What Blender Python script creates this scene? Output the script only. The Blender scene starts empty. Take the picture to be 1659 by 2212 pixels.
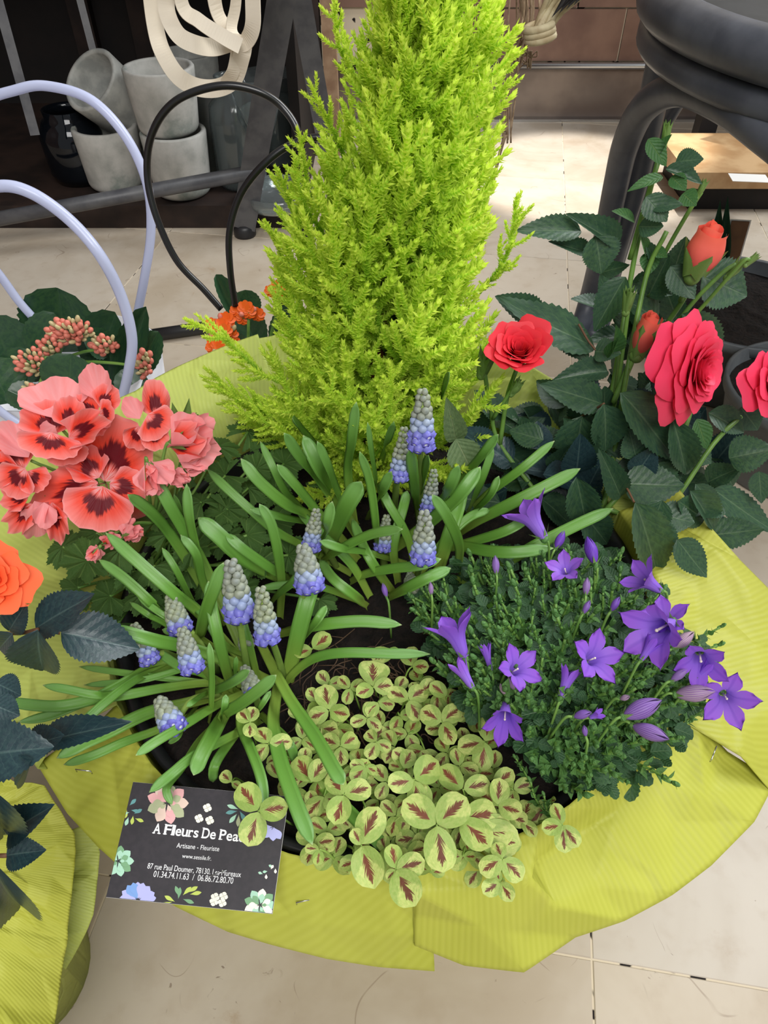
import bpy, math, random
from mathutils import Vector, Matrix, noise

# ------------------------------------------------------------------ camera
W_PX, H_PX, FPX = 1659.0, 2212.0, 1598.0
CAM = Vector((0.0, 0.0, 0.65))
PITCH = math.radians(45.0)
FWD = Vector((0, math.cos(PITCH), -math.sin(PITCH)))
UPV = Vector((0, math.sin(PITCH), math.cos(PITCH)))
scene = bpy.context.scene
cd = bpy.data.cameras.new('camera')
cd.sensor_fit = 'VERTICAL'; cd.sensor_height = 36.0; cd.sensor_width = 27.0
cd.lens = 36.0 * FPX / H_PX; cd.clip_start = 0.01; cd.clip_end = 50
cam = bpy.data.objects.new('camera', cd); scene.collection.objects.link(cam)
cam.location = CAM; cam.rotation_euler = (math.pi/2 - PITCH, 0, 0)
scene.camera = cam
# ------------------------------------------------------------------ light
scene.view_settings.view_transform = 'Standard'
scene.view_settings.look = 'None'
scene.view_settings.gamma = 1.0
scene.view_settings.use_curve_mapping = False
scene.view_settings.exposure = 0.22
world = bpy.data.worlds.new('world'); scene.world = world; world.use_nodes = True
wb = world.node_tree.nodes['Background']
wb.inputs[0].default_value = (0.95, 0.97, 1.0, 1); wb.inputs[1].default_value = 0.30
def area(name, loc, target, sx, sy, power, col):
    l = bpy.data.lights.new(name, 'AREA'); l.shape = 'RECTANGLE'; l.size = sx; l.size_y = sy
    l.energy = power; l.color = col
    o = bpy.data.objects.new(name, l); scene.collection.objects.link(o)
    o.location = loc
    o.rotation_euler = (Vector(target) - Vector(loc)).to_track_quat('-Z', 'Y').to_euler()
    return o
area('window_daylight', (1.7, 1.5, 2.1), (0, 0.35, 0.2), 1.2, 1.2, 54, (0.95, 0.98, 1.0))
area('shopfront_daylight', (0.35, -1.5, 2.6), (0, 0.5, 0.1), 1.7, 1.3, 64, (1.0, 0.98, 0.95))
sp = bpy.data.lights.new('sunbeam_through_door', 'SPOT'); sp.energy = 420; sp.spot_size = math.radians(13)
sp.spot_blend = 0.35; sp.color = (1.0, 0.96, 0.9); sp.shadow_soft_size = 0.03
spo = bpy.data.objects.new('sunbeam_through_door', sp); scene.collection.objects.link(spo)
spo.location = (0.55, 2.06, 2.6)
spo.rotation_euler = (Vector((0.45, 1.74, 0)) - Vector(spo.location)).to_track_quat('-Z', 'Y').to_euler()

# ------------------------------------------------------------------ pixel -> point helpers
def ray(px, py):
    return FWD + Vector((1, 0, 0)) * ((px - W_PX/2) / FPX) - UPV * ((py - H_PX/2) / FPX)
def PZ(px, py, z):
    d = ray(px, py); return CAM + d * ((z - CAM.z) / d.z)
def PY(px, py, Y):
    d = ray(px, py); return CAM + d * (Y / d.y)
def depth(p): return (Vector(p) - CAM).dot(FWD)
def mpx(n, p): return n / FPX * depth(p)          # n pixels at point p, in metres
def lin(c):
    def f(v):
        v /= 255.0
        return v/12.92 if v <= 0.04045 else ((v+0.055)/1.055)**2.4
    return (f(c[0]), f(c[1]), f(c[2]), 1.0)
random.seed(7)
R = random.random
def U(a, b): return random.uniform(a, b)

# ------------------------------------------------------------------ materials
class S:
    def __init__(self, nt, s): self.nt, self.s = nt, s
    def _m(self, op, *a, clamp=False):
        n = self.nt.nodes.new('ShaderNodeMath'); n.operation = op; n.use_clamp = clamp
        for i, v in enumerate(a):
            if isinstance(v, S): self.nt.links.new(v.s, n.inputs[i])
            else: n.inputs[i].default_value = v
        return S(self.nt, n.outputs[0])
    def __add__(self, o): return self._m('ADD', self, o)
    __radd__ = __add__
    def __sub__(self, o): return self._m('SUBTRACT', self, o)
    def __rsub__(self, o): return self._m('SUBTRACT', o, self)
    def __mul__(self, o): return self._m('MULTIPLY', self, o)
    __rmul__ = __mul__
    def __truediv__(self, o): return self._m('DIVIDE', self, o)
    def abs(self): return self._m('ABSOLUTE', self)
    def frac(self): return self._m('FRACT', self)
    def sin(self): return self._m('SINE', self)
    def pow(self, e): return self._m('POWER', self, e)
    def min(self, o): return self._m('MINIMUM', self, o)
    def max(self, o): return self._m('MAXIMUM', self, o)
    def step(self, a, b):                         # smoothstep a..b -> 0..1
        n = self.nt.nodes.new('ShaderNodeMapRange'); n.interpolation_type = 'SMOOTHSTEP'
        self.nt.links.new(self.s, n.inputs[0])
        inv = a > b
        n.inputs[1].default_value = min(a, b); n.inputs[2].default_value = max(a, b)
        n.inputs[3].default_value = 1.0 if inv else 0.0; n.inputs[4].default_value = 0.0 if inv else 1.0
        return S(self.nt, n.outputs[0])
class M:
    def __init__(self, name, rough=0.6, spec=0.4):
        self.m = bpy.data.materials.new(name); self.m.use_nodes = True
        self.nt = self.m.node_tree; self.b = self.nt.nodes['Principled BSDF']
        self.b.inputs['Roughness'].default_value = rough
        self.b.inputs['Specular IOR Level'].default_value = spec
        self.tc = None
    def node(self, t): return self.nt.nodes.new(t)
    def coord(self, which='Object'):
        if not self.tc: self.tc = self.node('ShaderNodeTexCoord')
        return self.tc.outputs[which]
    def xyz(self, which):
        n = self.node('ShaderNodeSeparateXYZ'); self.nt.links.new(self.coord(which), n.inputs[0])
        return [S(self.nt, o) for o in n.outputs]
    def comb(self, *a):
        n = self.node('ShaderNodeCombineXYZ')
        for i, v in enumerate(a):
            if isinstance(v, S): self.nt.links.new(v.s, n.inputs[i])
            else: n.inputs[i].default_value = v
        return n.outputs[0]
    def noise(self, scale, vec=None, detail=3, rough=0.55, dist=0.0):
        n = self.node('ShaderNodeTexNoise'); n.inputs['Scale'].default_value = scale
        n.inputs['Detail'].default_value = detail; n.inputs['Roughness'].default_value = rough
        n.inputs['Distortion'].default_value = dist
        self.nt.links.new(vec if vec is not None else self.coord('Object'), n.inputs['Vector'])
        return S(self.nt, n.outputs[0])
    def voronoi(self, scale, vec=None, feature='F1'):
        n = self.node('ShaderNodeTexVoronoi'); n.feature = feature; n.inputs['Scale'].default_value = scale
        self.nt.links.new(vec if vec is not None else self.coord('Object'), n.inputs['Vector'])
        return S(self.nt, n.outputs[0])
    def rand(self):
        n = self.node('ShaderNodeObjectInfo'); return S(self.nt, n.outputs['Random'])
    def rgb(self, c):
        n = self.node('ShaderNodeRGB'); n.outputs[0].default_value = lin(c); return n.outputs[0]
    def mix(self, f, a, b):
        n = self.node('ShaderNodeMix'); n.data_type = 'RGBA'
        if isinstance(f, S): self.nt.links.new(f.s, n.inputs[0])
        else: n.inputs[0].default_value = f
        for v, i in ((a, 6), (b, 7)):
            if isinstance(v, tuple): n.inputs[i].default_value = lin(v)
            else: self.nt.links.new(v, n.inputs[i])
        return n.outputs[2]
    def color(self, c):
        if isinstance(c, tuple): self.b.inputs['Base Color'].default_value = lin(c)
        else: self.nt.links.new(c, self.b.inputs['Base Color'])
        self.col = c
        return self
    def bump(self, h, strength=0.5, dist=0.001):
        n = self.node('ShaderNodeBump'); n.inputs['Strength'].default_value = strength
        n.inputs['Distance'].default_value = dist
        self.nt.links.new(h.s, n.inputs['Height']); self.nt.links.new(n.outputs[0], self.b.inputs['Normal'])
        return self
    def translucent(self, f, tint=None):
        t = self.node('ShaderNodeBsdfTranslucent'); mx = self.node('ShaderNodeMixShader')
        c = tint if tint is not None else self.col
        if isinstance(c, tuple): t.inputs[0].default_value = lin(c)
        else: self.nt.links.new(c, t.inputs[0])
        mx.inputs[0].default_value = f
        out = self.nt.nodes['Material Output']
        self.nt.links.new(self.b.outputs[0], mx.inputs[1]); self.nt.links.new(t.outputs[0], mx.inputs[2])
        self.nt.links.new(mx.outputs[0], out.inputs['Surface'])
        return self
MAT = {}
def plain(name, c1, c2=None, rough=0.6, scale=30, bump=0.0, bscale=None, spec=0.4, metal=0.0, bdist=0.001):
    m = M(name, rough, spec)
    if c2: m.color(m.mix(m.noise(scale, detail=4).step(0.35, 0.65), c1, c2))
    else: m.color(c1)
    m.b.inputs['Metallic'].default_value = metal
    if bump: m.bump(m.noise(bscale or scale*3, detail=5), bump, bdist)
    MAT[name] = m.m; return m
def leafmat(name, c1, c2, vein, rough=0.45, spec=0.4, nv=7.0, slant=1.1, transl=0.18, bump=0.5, under=None):
    m = M(name, rough, spec)
    u, v, _ = m.xyz('UV')
    a = (v - 0.5).abs() * 2.0
    base = m.mix(m.noise(14, m.comb(u, v, m.rand()*40), detail=3).step(0.3, 0.7), c1, c2)
    base = m.mix(m.rand() * 0.45, base, c2)
    lat = ((u - a*0.28*slant) * nv).frac()
    latm = (lat - 0.5).abs().step(0.44, 0.5) * a.step(0.98, 0.55)
    mid = a.step(0.07, 0.01)
    col = m.mix(latm*0.28 + mid*0.6, base, vein)
    m.color(col)
    m.bump((lat - 0.5).abs()*-1.0 + mid*-1.2 + m.noise(60, m.comb(u, v, 0))*0.3, bump, 0.0012)
    m.translucent(transl)
    MAT[name] = m.m; return m

leafmat('rose_leaf', (66, 98, 64), (46, 76, 58), (98, 124, 92), rough=0.42, spec=0.5, bump=0.22)
leafmat('rose_leaf_young', (78, 122, 62), (60, 104, 58), (120, 150, 90), rough=0.42, spec=0.45, transl=0.25)
leafmat('rose_leaf_sage', (128, 150, 104), (104, 128, 88), (160, 172, 130), rough=0.6, transl=0.2)
leafmat('rose_leaf_dark', (48, 74, 76), (34, 56, 64), (84, 108, 106), rough=0.36, spec=0.6, bump=0.22)
leafmat('campanula_leaf', (70, 108, 62), (48, 82, 54), (104, 136, 92), rough=0.4, nv=5)
leafmat('sprig_leaf', (112, 158, 78), (82, 130, 72), (130, 165, 90), rough=0.4, nv=4)
leafmat('kalanchoe_leaf', (58, 92, 56), (42, 74, 52), (60, 92, 60), rough=0.32, spec=0.6, nv=4, bump=0.25)
leafmat('tulip_leaf', (66, 108, 84), (50, 88, 70), (90, 130, 104), rough=0.4, nv=1, slant=0)

# geranium leaf (UV: t radial, a around)
m = M('geranium_leaf', 0.55, 0.3); u, v, _ = m.xyz('UV')
ray_ = ((v*7.0).frac() - 0.5).abs()
m.color(m.mix(ray_.step(0.09, 0.0)*0.5 + m.noise(9, m.comb(u, v, m.rand()*30))*0.25, (70, 106, 48), (118, 152, 80)))
m.bump(ray_*1.0 + m.noise(30, m.comb(u, v, 0))*0.5, 0.6, 0.003); m.translucent(0.2); MAT['geranium_leaf'] = m.m

# muscari blade
m = M('muscari_leaf', 0.33, 0.5); u, v, _ = m.xyz('UV')
st = m.noise(1.0, m.comb(u*3.0, v*60.0, m.rand()*50), detail=2)
c = m.mix(u.step(0.0, 0.45), (168, 192, 80), (112, 162, 64))
c = m.mix(u.step(0.55, 1.0)*0.7, c, (130, 178, 100))
c = m.mix(st*0.3, c, (76, 126, 48))
c = m.mix(u.step(0.975, 1.0)*0.7, c, (206, 214, 160))
c = m.mix(m.rand()*0.3, c, (80, 134, 54))
m.color(c); m.bump(st, 0.25, 0.0006); m.translucent(0.12); MAT['muscari_leaf'] = m.m
plain('muscari_stem', (150, 176, 84), (120, 150, 70), 0.45)
m = M('floret_bud', 0.5); u, v, _ = m.xyz('UV')
m.color(m.mix(m.noise(20), m.mix(u.step(0.5, 1.0), (164, 174, 122), (128, 142, 104)), (130, 132, 146))); MAT['floret_bud'] = m.m
m = M('floret_mid', 0.45)
m.color(m.mix(m.rand(), (158, 172, 192), (140, 154, 194))); MAT['floret_mid'] = m.m
m = M('floret_bloom', 0.42); u, v, _ = m.xyz('UV')
c = m.mix(u.step(0.0, 0.8), m.mix(m.rand(), (150, 158, 212), (128, 132, 210)), (112, 106, 204))
m.color(m.mix(u.step(0.9, 0.97), c, (236, 238, 246))); m.translucent(0.12); MAT['floret_bloom'] = m.m

# clover leaflet
m = M('clover_leaflet', 0.5, 0.3); u, v, _ = m.xyz('UV'); w = v - 0.5; a = w.abs()*2.0; rd = m.rand()
base = m.mix(m.noise(10, m.comb(u, v, rd*40)).step(0.3, 0.7), (202, 210, 126), (176, 196, 106))
base = m.mix(rd.step(0.45, 0.9)*0.55, base, (158, 184, 88))
green = (u - a*0.55 + m.noise(8, m.comb(u, v, rd*20))*0.25).step(0.40, 0.30)
c = m.mix(green*0.5, base, (112, 150, 62))
sgn = w.step(-0.001, 0.001)*6.0
fe = m.noise(1.0, m.comb((u - a*0.8)*16.0, sgn, rd*60), detail=1)
env = u.step(0.14, 0.4) * u.step(0.93, 0.7)
wd = (fe - 0.36).max(0.02) * env * 1.1 + env*0.05
red = (a - wd).step(0.06, -0.03) * env.step(0.02, 0.12)
c = m.mix(red*0.92, c, m.mix(rd, (96, 22, 36), (122, 40, 40)))
sp_ = m.voronoi(26, m.comb(u, v, rd*9)).step(0.13, 0.08) * a.step(0.3, 0.5)
c = m.mix(sp_*0.5, c, (96, 70, 44))
m.color(c); m.bump(m.noise(12, m.comb(u, v, rd*3)), 0.3, 0.001); m.translucent(0.2); MAT['clover_leaflet'] = m.m
plain('clover_stem', (140, 170, 78), (116, 150, 62), 0.5)

# geranium petal (UV: t radial, a across)
m = M('geranium_petal', 0.55, 0.25); u, v, _ = m.xyz('UV'); a = (v - 0.5).abs()*2.0; rd = m.rand()
strk = m.noise(1.0, m.comb(v*26.0, u*1.5, rd*70), detail=2)
c = m.mix(u.step(0.55, 1.0), (246, 78, 56), (250, 140, 134))
c = m.mix(strk.step(0.5, 0.75)*u.step(0.95, 0.5)*0.5, c, (222, 60, 60))
c = m.mix(a.step(0.75, 1.0)*0.55 + u.step(0.93, 1.0)*0.4, c, (252, 178, 180))
bl = (u + a*0.28 + strk*0.35 - 0.17)
blot = bl.step(0.70, 0.60) * (u + strk*0.15).step(0.26, 0.40) * a.step(0.78, 0.5)
c = m.mix(blot*0.95, c, (92, 12, 30))
c = m.mix(u.step(0.34, 0.12)*strk.step(0.62, 0.42)*0.8, c, (246, 196, 200))
m.color(c); m.bump(strk, 0.35, 0.0015); m.translucent(0.22); MAT['geranium_petal'] = m.m
m = M('geranium_petal_back', 0.6, 0.2); u, v, _ = m.xyz('UV')
m.color(m.mix(m.noise(1, m.comb(v*20.0, u*1.5, m.rand()*50))*0.8 + u*0.1, (252, 184, 190), (246, 130, 126)))
m.translucent(0.25); MAT['geranium_petal_back'] = m.m
plain('geranium_bud_petal', (246, 178, 172), (236, 128, 124), 0.6, scale=90)
m = M('rose_petal', 0.5, 0.25); u, v, _ = m.xyz('UV')
c = m.mix(u.step(0.1, 1.0), (226, 44, 62), (240, 72, 104))
m.color(m.mix(m.rand()*0.5, c, (232, 46, 88))); m.translucent(0.22); MAT['rose_petal'] = m.m
m = M('rose_petal_red', 0.5, 0.25); u, v, _ = m.xyz('UV')
c = m.mix(u.step(0.1, 1.0), (200, 20, 40), (238, 58, 72))
m.color(m.mix(m.rand()*0.4, c, (226, 40, 60))); m.translucent(0.2); MAT['rose_petal_red'] = m.m
m = M('rose_petal_coral', 0.5, 0.25); u, v, _ = m.xyz('UV')
m.color(m.mix(u, (232, 96, 96), (240, 112, 92))); m.translucent(0.2); MAT['rose_petal_coral'] = m.m
m = M('rose_petal_orange', 0.5, 0.25); u, v, _ = m.xyz('UV')
m.color(m.mix(u, (244, 70, 24), (250, 112, 66))); m.translucent(0.25); MAT['rose_petal_orange'] = m.m
m = M('campanula_petal', 0.5, 0.25); u, v, _ = m.xyz('UV')
mid = (v - 0.5).abs().step(0.12, 0.02)
c = m.mix(u.step(0.2, 0.9), (158, 120, 226), (156, 96, 216))
c = m.mix(mid*0.4, c, (116, 70, 190)); c = m.mix(m.rand()*0.45, c, (130, 78, 210))
m.color(c); m.translucent(0.22); MAT['campanula_petal'] = m.m
m = M('campanula_bud', 0.5, 0.25); u, v, _ = m.xyz('UV')
m.color(m.mix((v*5.0).frac().step(0.3, 0.6), m.mix(m.rand(), (84, 44, 150), (150, 110, 150)), m.mix(m.rand(), (110, 66, 180), (176, 160, 150))))
MAT['campanula_bud'] = m.m
plain('green_stem', (122, 160, 76), (96, 138, 62), 0.45)
plain('rose_stem', (104, 142, 62), (84, 118, 54), 0.45, scale=60)
plain('brown_stem', (120, 84, 56), (96, 66, 46), 0.6)
plain('sepal', (116, 146, 76), (92, 122, 60), 0.5, scale=120)
plain('stamen', (226, 214, 196), None, 0.5)
plain('dark_stamen', (110, 30, 40), (160, 110, 90), 0.5)
# conifer
m = M('conifer_leaf', 0.5, 0.3); u, v, _ = m.xyz('UV')
c = m.mix(u.step(0.0, 0.75), (178, 222, 78), (234, 250, 108))
c = m.mix(m.rand()*0.25, c, (196, 232, 82))
m.color(c); m.translucent(0.48); MAT['conifer_leaf'] = m.m
plain('conifer_bark', (128, 72, 40), (96, 54, 34), 0.8, scale=80, bump=0.5)
# paper
def paper(name, c1, c2, ang):
    m = M(name, 0.5, 0.3); x, y, _ = m.xyz('UV')
    s = x*math.cos(ang) + y*math.sin(ang)
    rib = (s * (6.28318/0.0033)).sin()
    big = m.noise(14, m.comb(x, y, 0), detail=3)
    m.color(m.mix(big.step(0.3, 0.7)*0.5 + rib*0.12 + 0.2, c1, c2))
    cr = m.voronoi(16, m.comb(x + big*0.05, y, 0), 'DISTANCE_TO_EDGE').step(0.0, 0.12)
    m.bump(rib*0.045 + cr*0.7 + m.noise(40, m.comb(x, y, 0))*0.6, 0.5, 0.003)
    m.translucent(0.14); MAT[name] = m.m
paper('green_paper', (200, 202, 88), (178, 182, 64), 0.15)
paper('green_paper_b', (196, 200, 86), (176, 180, 62), 1.1)
paper('green_paper_c', (192, 194, 82), (172, 174, 62), -0.5)
paper('green_paper_d', (190, 200, 102), (170, 182, 88), 0.4)
plain('staple', (205, 205, 205), None, 0.25, metal=1.0)
plain('soil', (34, 25, 21), (18, 13, 11), 0.95, scale=120, bump=1.0, bscale=160, bdist=0.006)
plain('root', (96, 74, 54), (70, 52, 40), 0.8)
plain('planter_grey', (92, 96, 98), (80, 84, 88), 0.5)
# floor tile
m = M('floor_stone', 0.42, 0.45)
ox, oy, oz = m.xyz('Object')
rdv = m.comb(ox, oy, m.rand()*7.0)
big = m.noise(4.5, rdv, detail=5, rough=0.62, dist=0.6); fine = m.noise(38, rdv, detail=5)
c = m.mix(big.step(0.35, 0.68), (194, 184, 170), (172, 158, 140))
c = m.mix(m.rand()*0.35, c, (196, 178, 150))
c = m.mix(fine.step(0.5, 0.75)*0.35, c, (168, 150, 128))
st = m.noise(7, rdv, detail=6, rough=0.7, dist=1.6).step(0.62, 0.78)
c = m.mix(st*0.5, c, (156, 124, 90))
def lines(sc, w, msk, dist):
    l = (m.noise(sc, rdv, detail=2, dist=dist) - 0.5).abs().step(w, w*0.3)
    return l * m.noise(msk, m.comb(oy, ox, m.rand()*5.0), detail=2).step(0.56, 0.64)
scr = lines(6.0, 0.0028, 18.0, 0.4) + lines(11.0, 0.003, 24.0, 0.0)
c = m.mix(scr._m('MINIMUM', scr, 1.0)*0.42, c, (120, 96, 76))
pit = m.noise(90, rdv, detail=3, dist=1.0).step(0.70, 0.74) * m.noise(9, rdv).step(0.46, 0.56)
c = m.mix(pit*0.6, c, (100, 74, 56))
m.color(c)
m.nt.links.new((big*0.25 + 0.30).s, m.b.inputs['Roughness'])
m.bump(fine*0.4 + pit*-0.6, 0.25, 0.001); MAT['floor_stone'] = m.m
m = M('grout', 0.9); m.color(m.mix(m.noise(30, detail=2).step(0.57, 0.60), (206, 192, 168), (28, 22, 20))); MAT['grout'] = m.m
plain('chair_paint', (82, 86, 96), (62, 66, 76), 0.42, scale=18, bump=0.25, bscale=60, spec=0.5)
plain('chair_seat', (40, 42, 46), (30, 32, 36), 0.6)
plain('black_metal', (26, 26, 29), (36, 36, 38), 0.4, spec=0.5)
plain('grey_metal', (84, 84, 86), (66, 66, 70), 0.45, spec=0.5)
plain('dark_wood', (52, 38, 32), (34, 25, 22), 0.65, scale=14, bump=0.3)
plain('black_wood', (20, 17, 17), (30, 24, 22), 0.7, scale=10)
plain('light_wood', (196, 162, 120), (172, 134, 92), 0.55, scale=16, bump=0.2)
plain('post_wood', (168, 140, 112), (138, 108, 84), 0.7, scale=20, bump=0.3)
plain('wall_tile', (126, 98, 84), (102, 76, 66), 0.4, scale=7)
plain('kick_panel', (128, 112, 100), (96, 82, 74), 0.22, scale=6, spec=0.6)
plain('steel', (190, 190, 190), None, 0.25, metal=1.0)
plain('concrete', (172, 172, 166), (140, 142, 138), 0.85, scale=26, bump=0.35, bscale=70)
m = M('mossy_concrete', 0.88); n1 = m.noise(26, detail=5)
c = m.mix(n1.step(0.3, 0.7), (186, 184, 178), (156, 156, 150))
m.color(m.mix(m.noise(13, detail=5).step(0.54, 0.7)*0.7, c, (104, 120, 112))); m.bump(n1, 0.3, 0.002); MAT['mossy_concrete'] = m.m
m = M('canvas', 0.9, 0.2); x, y, _ = m.xyz('UV')
wv = (x*900.0).sin()*0.5 + (y*60.0).sin()*0.5
m.color(m.mix(m.noise(20)*0.5, (232, 222, 204), (212, 200, 180))); m.bump(wv, 0.2, 0.0006); MAT['canvas'] = m.m
m = M('white_tube', 0.25, 0.5); m.color((214, 220, 246)); m.translucent(0.35); MAT['white_tube'] = m.m
plain('black_tube', (24, 24, 26), None, 0.28, spec=0.55)
plain('white_plastic', (214, 214, 218), (200, 200, 206), 0.4)
plain('black_plastic', (30, 30, 33), None, 0.4)
plain('kal_bud', (212, 96, 96), (226, 150, 120), 0.5, scale=60)
plain('kal_bud_pale', (214, 178, 150), (180, 186, 120), 0.5, scale=60)
plain('kal_orange', (240, 92, 26), (250, 120, 40), 0.5, scale=60)
plain('twine', (164, 142, 116), (132, 110, 88), 0.95, scale=120, bump=0.4)
plain('cane', (196, 184, 150), (170, 152, 118), 0.6, scale=60)
plain('zinc', (150, 160, 166), (132, 142, 150), 0.45, scale=20, metal=0.4)
plain('card_black', (52, 48, 52), (46, 43, 47), 0.42, scale=300)
plain('ink_white', (240, 240, 240), None, 0.5)
plain('paper_white', (232, 230, 226), None, 0.7)
def glass(name, col, rough=0.05):
    m = M(name, rough, 0.5); m.color(col); m.b.inputs['Transmission Weight'].default_value = 0.92
    m.b.inputs['IOR'].default_value = 1.45; MAT[name] = m.m
glass('clear_glass', (226, 236, 236)); glass('smoke_glass', (60, 70, 84)); glass('frosted_glass', (200, 204, 196), 0.35)
for nm, c in (('ink_mint', (168, 210, 184)), ('ink_leaf', (120, 164, 122)), ('ink_teal', (96, 150, 150)), ('ink_lime', (190, 206, 96)),
              ('ink_lilac', (176, 178, 226)), ('ink_blue', (120, 158, 214)), ('ink_blush', (222, 196, 180)), ('ink_sage', (172, 178, 140)),
              ('ink_pink', (226, 170, 170)), ('ink_cream', (244, 240, 220))):
    plain(nm, c, None, 0.5)

# ------------------------------------------------------------------ object helpers
COL = scene.collection
def link(o, parent=None):
    COL.objects.link(o)
    if parent is not None: o.parent = parent
    return o
def wloc(parent):
    v = Vector((0, 0, 0))
    while parent is not None: v = v + Vector(parent.location); parent = parent.parent
    return v
def thing(name, label, cat, loc=(0, 0, 0), group=None):
    o = bpy.data.objects.new(name, None); o.empty_display_size = 0.03; o.location = loc
    link(o); o['label'] = label; o['category'] = cat
    if group: o['group'] = group
    return o
def tag(o, label, cat, group=None):
    o['label'] = label; o['category'] = cat
    if group: o['group'] = group
    return o
def mesh(name, vs, fs, mats, uv=None, smooth=True, midx=None):
    me = bpy.data.meshes.new(name)
    me.from_pydata([tuple(v) for v in vs], [], fs)
    for mn in (mats if isinstance(mats, (list, tuple)) else [mats]): me.materials.append(MAT[mn])
    if uv is not None:
        ul = me.uv_layers.new(name='UVMap')
        for lp in me.loops: ul.data[lp.index].uv = uv[lp.vertex_index]
    if smooth: me.polygons.foreach_set('use_smooth', [True]*len(me.polygons))
    if midx: me.polygons.foreach_set('material_index', midx)
    me.update(); return me
def put(name, me, parent=None, mat=None, local=False):
    """object from mesh whose vertices are in world space (parents only translate)"""
    o = bpy.data.objects.new(name, me); link(o, parent)
    if mat is not None:
        T = mat if local or parent is None else Matrix.Translation(-wloc(parent)) @ mat
        o.matrix_local = T
    elif parent is not None: o.location = -wloc(parent)
    return o
def struct(o): o['kind'] = 'structure'; return o
def smooth(pts, n=6):
    P = [Vector(p) for p in pts]; out = []
    if len(P) < 3:
        return [P[0].lerp(P[-1], i/float(n)) for i in range(n+1)]
    for i in range(len(P)-1):
        p0 = P[i-1] if i else P[0]*2 - P[1]; p1, p2 = P[i], P[i+1]
        p3 = P[i+2] if i+2 < len(P) else P[-1]*2 - P[-2]
        for k in range(n):
            t = k/float(n)
            out.append(0.5*((2*p1) + (p2-p0)*t + (2*p0-5*p1+4*p2-p3)*t*t + (3*p1-p0-3*p2+p3)*t**3))
    out.append(P[-1]); return out
class G:
    """geometry collector"""
    def __init__(self): self.v, self.f, self.uv, self.mi = [], [], [], []
    def add(self, vs, fs, uv=None, mi=0):
        o = len(self.v); self.v += [Vector(v) for v in vs]; self.f += [tuple(i+o for i in f) for f in fs]
        self.uv += list(uv) if uv else [(0.5, 0.5)]*len(vs); self.mi += [mi]*len(fs); return self
    def tube(self, pts, rad, n=8, mi=0, caps=True, closed=False):
        P = [Vector(p) for p in pts]; k = len(P); vs, uv = [], []
        rr = rad if isinstance(rad, (list, tuple)) else [rad]*k
        prev = None
        for i in range(k):
            if closed: t = P[(i+1) % k] - P[i-1]
            else: t = P[min(i+1, k-1)] - P[max(i-1, 0)]
            t.normalize()
            if prev is None:
                a = Vector((0, 0, 1)) if abs(t.z) < 0.9 else Vector((1, 0, 0))
                s = t.cross(a).normalized()
            else: s = (prev - t*prev.dot(t)).normalized()
            prev = s; b = t.cross(s)
            for j in range(n):
                an = 2*math.pi*j/n
                vs.append(P[i] + (s*math.cos(an) + b*math.sin(an))*rr[i]); uv.append((i/float(k-1), j/float(n)))
        fs = []
        for i in range(k if closed else k-1):
            for j in range(n):
                a, b2 = i*n + j, i*n + (j+1) % n; c2 = ((i+1) % k)*n
                fs.append((a, b2, c2 + (j+1) % n, c2 + j))
        if caps and not closed:
            fs.append(tuple(range(n-1, -1, -1))); fs.append(tuple((k-1)*n + j for j in range(n)))
        return self.add(vs, fs, uv, mi)
    def revolve(self, prof, n=32, mi=0, mat=None):
        vs, fs, uv = [], [], []; k = len(prof)
        for i, (r, z) in enumerate(prof):
            for j in range(n):
                a = 2*math.pi*j/n; vs.append(Vector((r*math.cos(a), r*math.sin(a), z))); uv.append((i/max(1.0, k-1.0), j/float(n)))
        for i in range(k-1):
            for j in range(n): fs.append((i*n+j, i*n+(j+1) % n, (i+1)*n+(j+1) % n, (i+1)*n+j))
        if mat is not None: vs = [mat @ v for v in vs]
        return self.add(vs, fs, uv, mi)
    def box(self, lo, hi, mi=0, mat=None):
        x0, y0, z0 = lo; x1, y1, z1 = hi
        vs = [Vector(p) for p in ((x0,y0,z0),(x1,y0,z0),(x1,y1,z0),(x0,y1,z0),(x0,y0,z1),(x1,y0,z1),(x1,y1,z1),(x0,y1,z1))]
        if mat is not None: vs = [mat @ v for v in vs]
        return self.add(vs, [(3,2,1,0),(4,5,6,7),(0,1,5,4),(1,2,6,5),(2,3,7,6),(3,0,4,7)], None, mi)
    def ball(self, c, r, nu=6, nv=8, mi=0, stretch=(1,1,1), mat=None):
        vs, fs, uv = [], [], []
        for i in range(nu+1):
            th = math.pi*i/nu
            for j in range(nv):
                ph = 2*math.pi*j/nv
                p = Vector((math.sin(th)*math.cos(ph)*stretch[0], math.sin(th)*math.sin(ph)*stretch[1], math.cos(th)*stretch[2]))*r
                if mat is not None: p = mat @ p
                vs.append(Vector(c) + p); uv.append((i/float(nu), j/float(nv)))
        for i in range(nu):
            for j in range(nv): fs.append((i*nv+j, (i+1)*nv+j, (i+1)*nv+(j+1) % nv, i*nv+(j+1) % nv))
        return self.add(vs, fs, uv, mi)
    def mesh(self, name, mats, smooth=True): return mesh(name, self.v, self.f, mats, self.uv, smooth, self.mi)
def frame(o, x, n):
    """matrix at o, X along x, Z near n"""
    X = Vector(x).normalized(); Z = Vector(n); Z = Z - X*Z.dot(X)
    if Z.length < 1e-5: Z = Vector((0, 0, 1)) - X*X.z
    if Z.length < 1e-5: Z = Vector((1, 0, 0))
    Z.normalize(); Y = Z.cross(X)
    return Matrix(((X.x, Y.x, Z.x, o[0]), (X.y, Y.y, Z.y, o[1]), (X.z, Y.z, Z.z, o[2]), (0, 0, 0, 1)))
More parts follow.
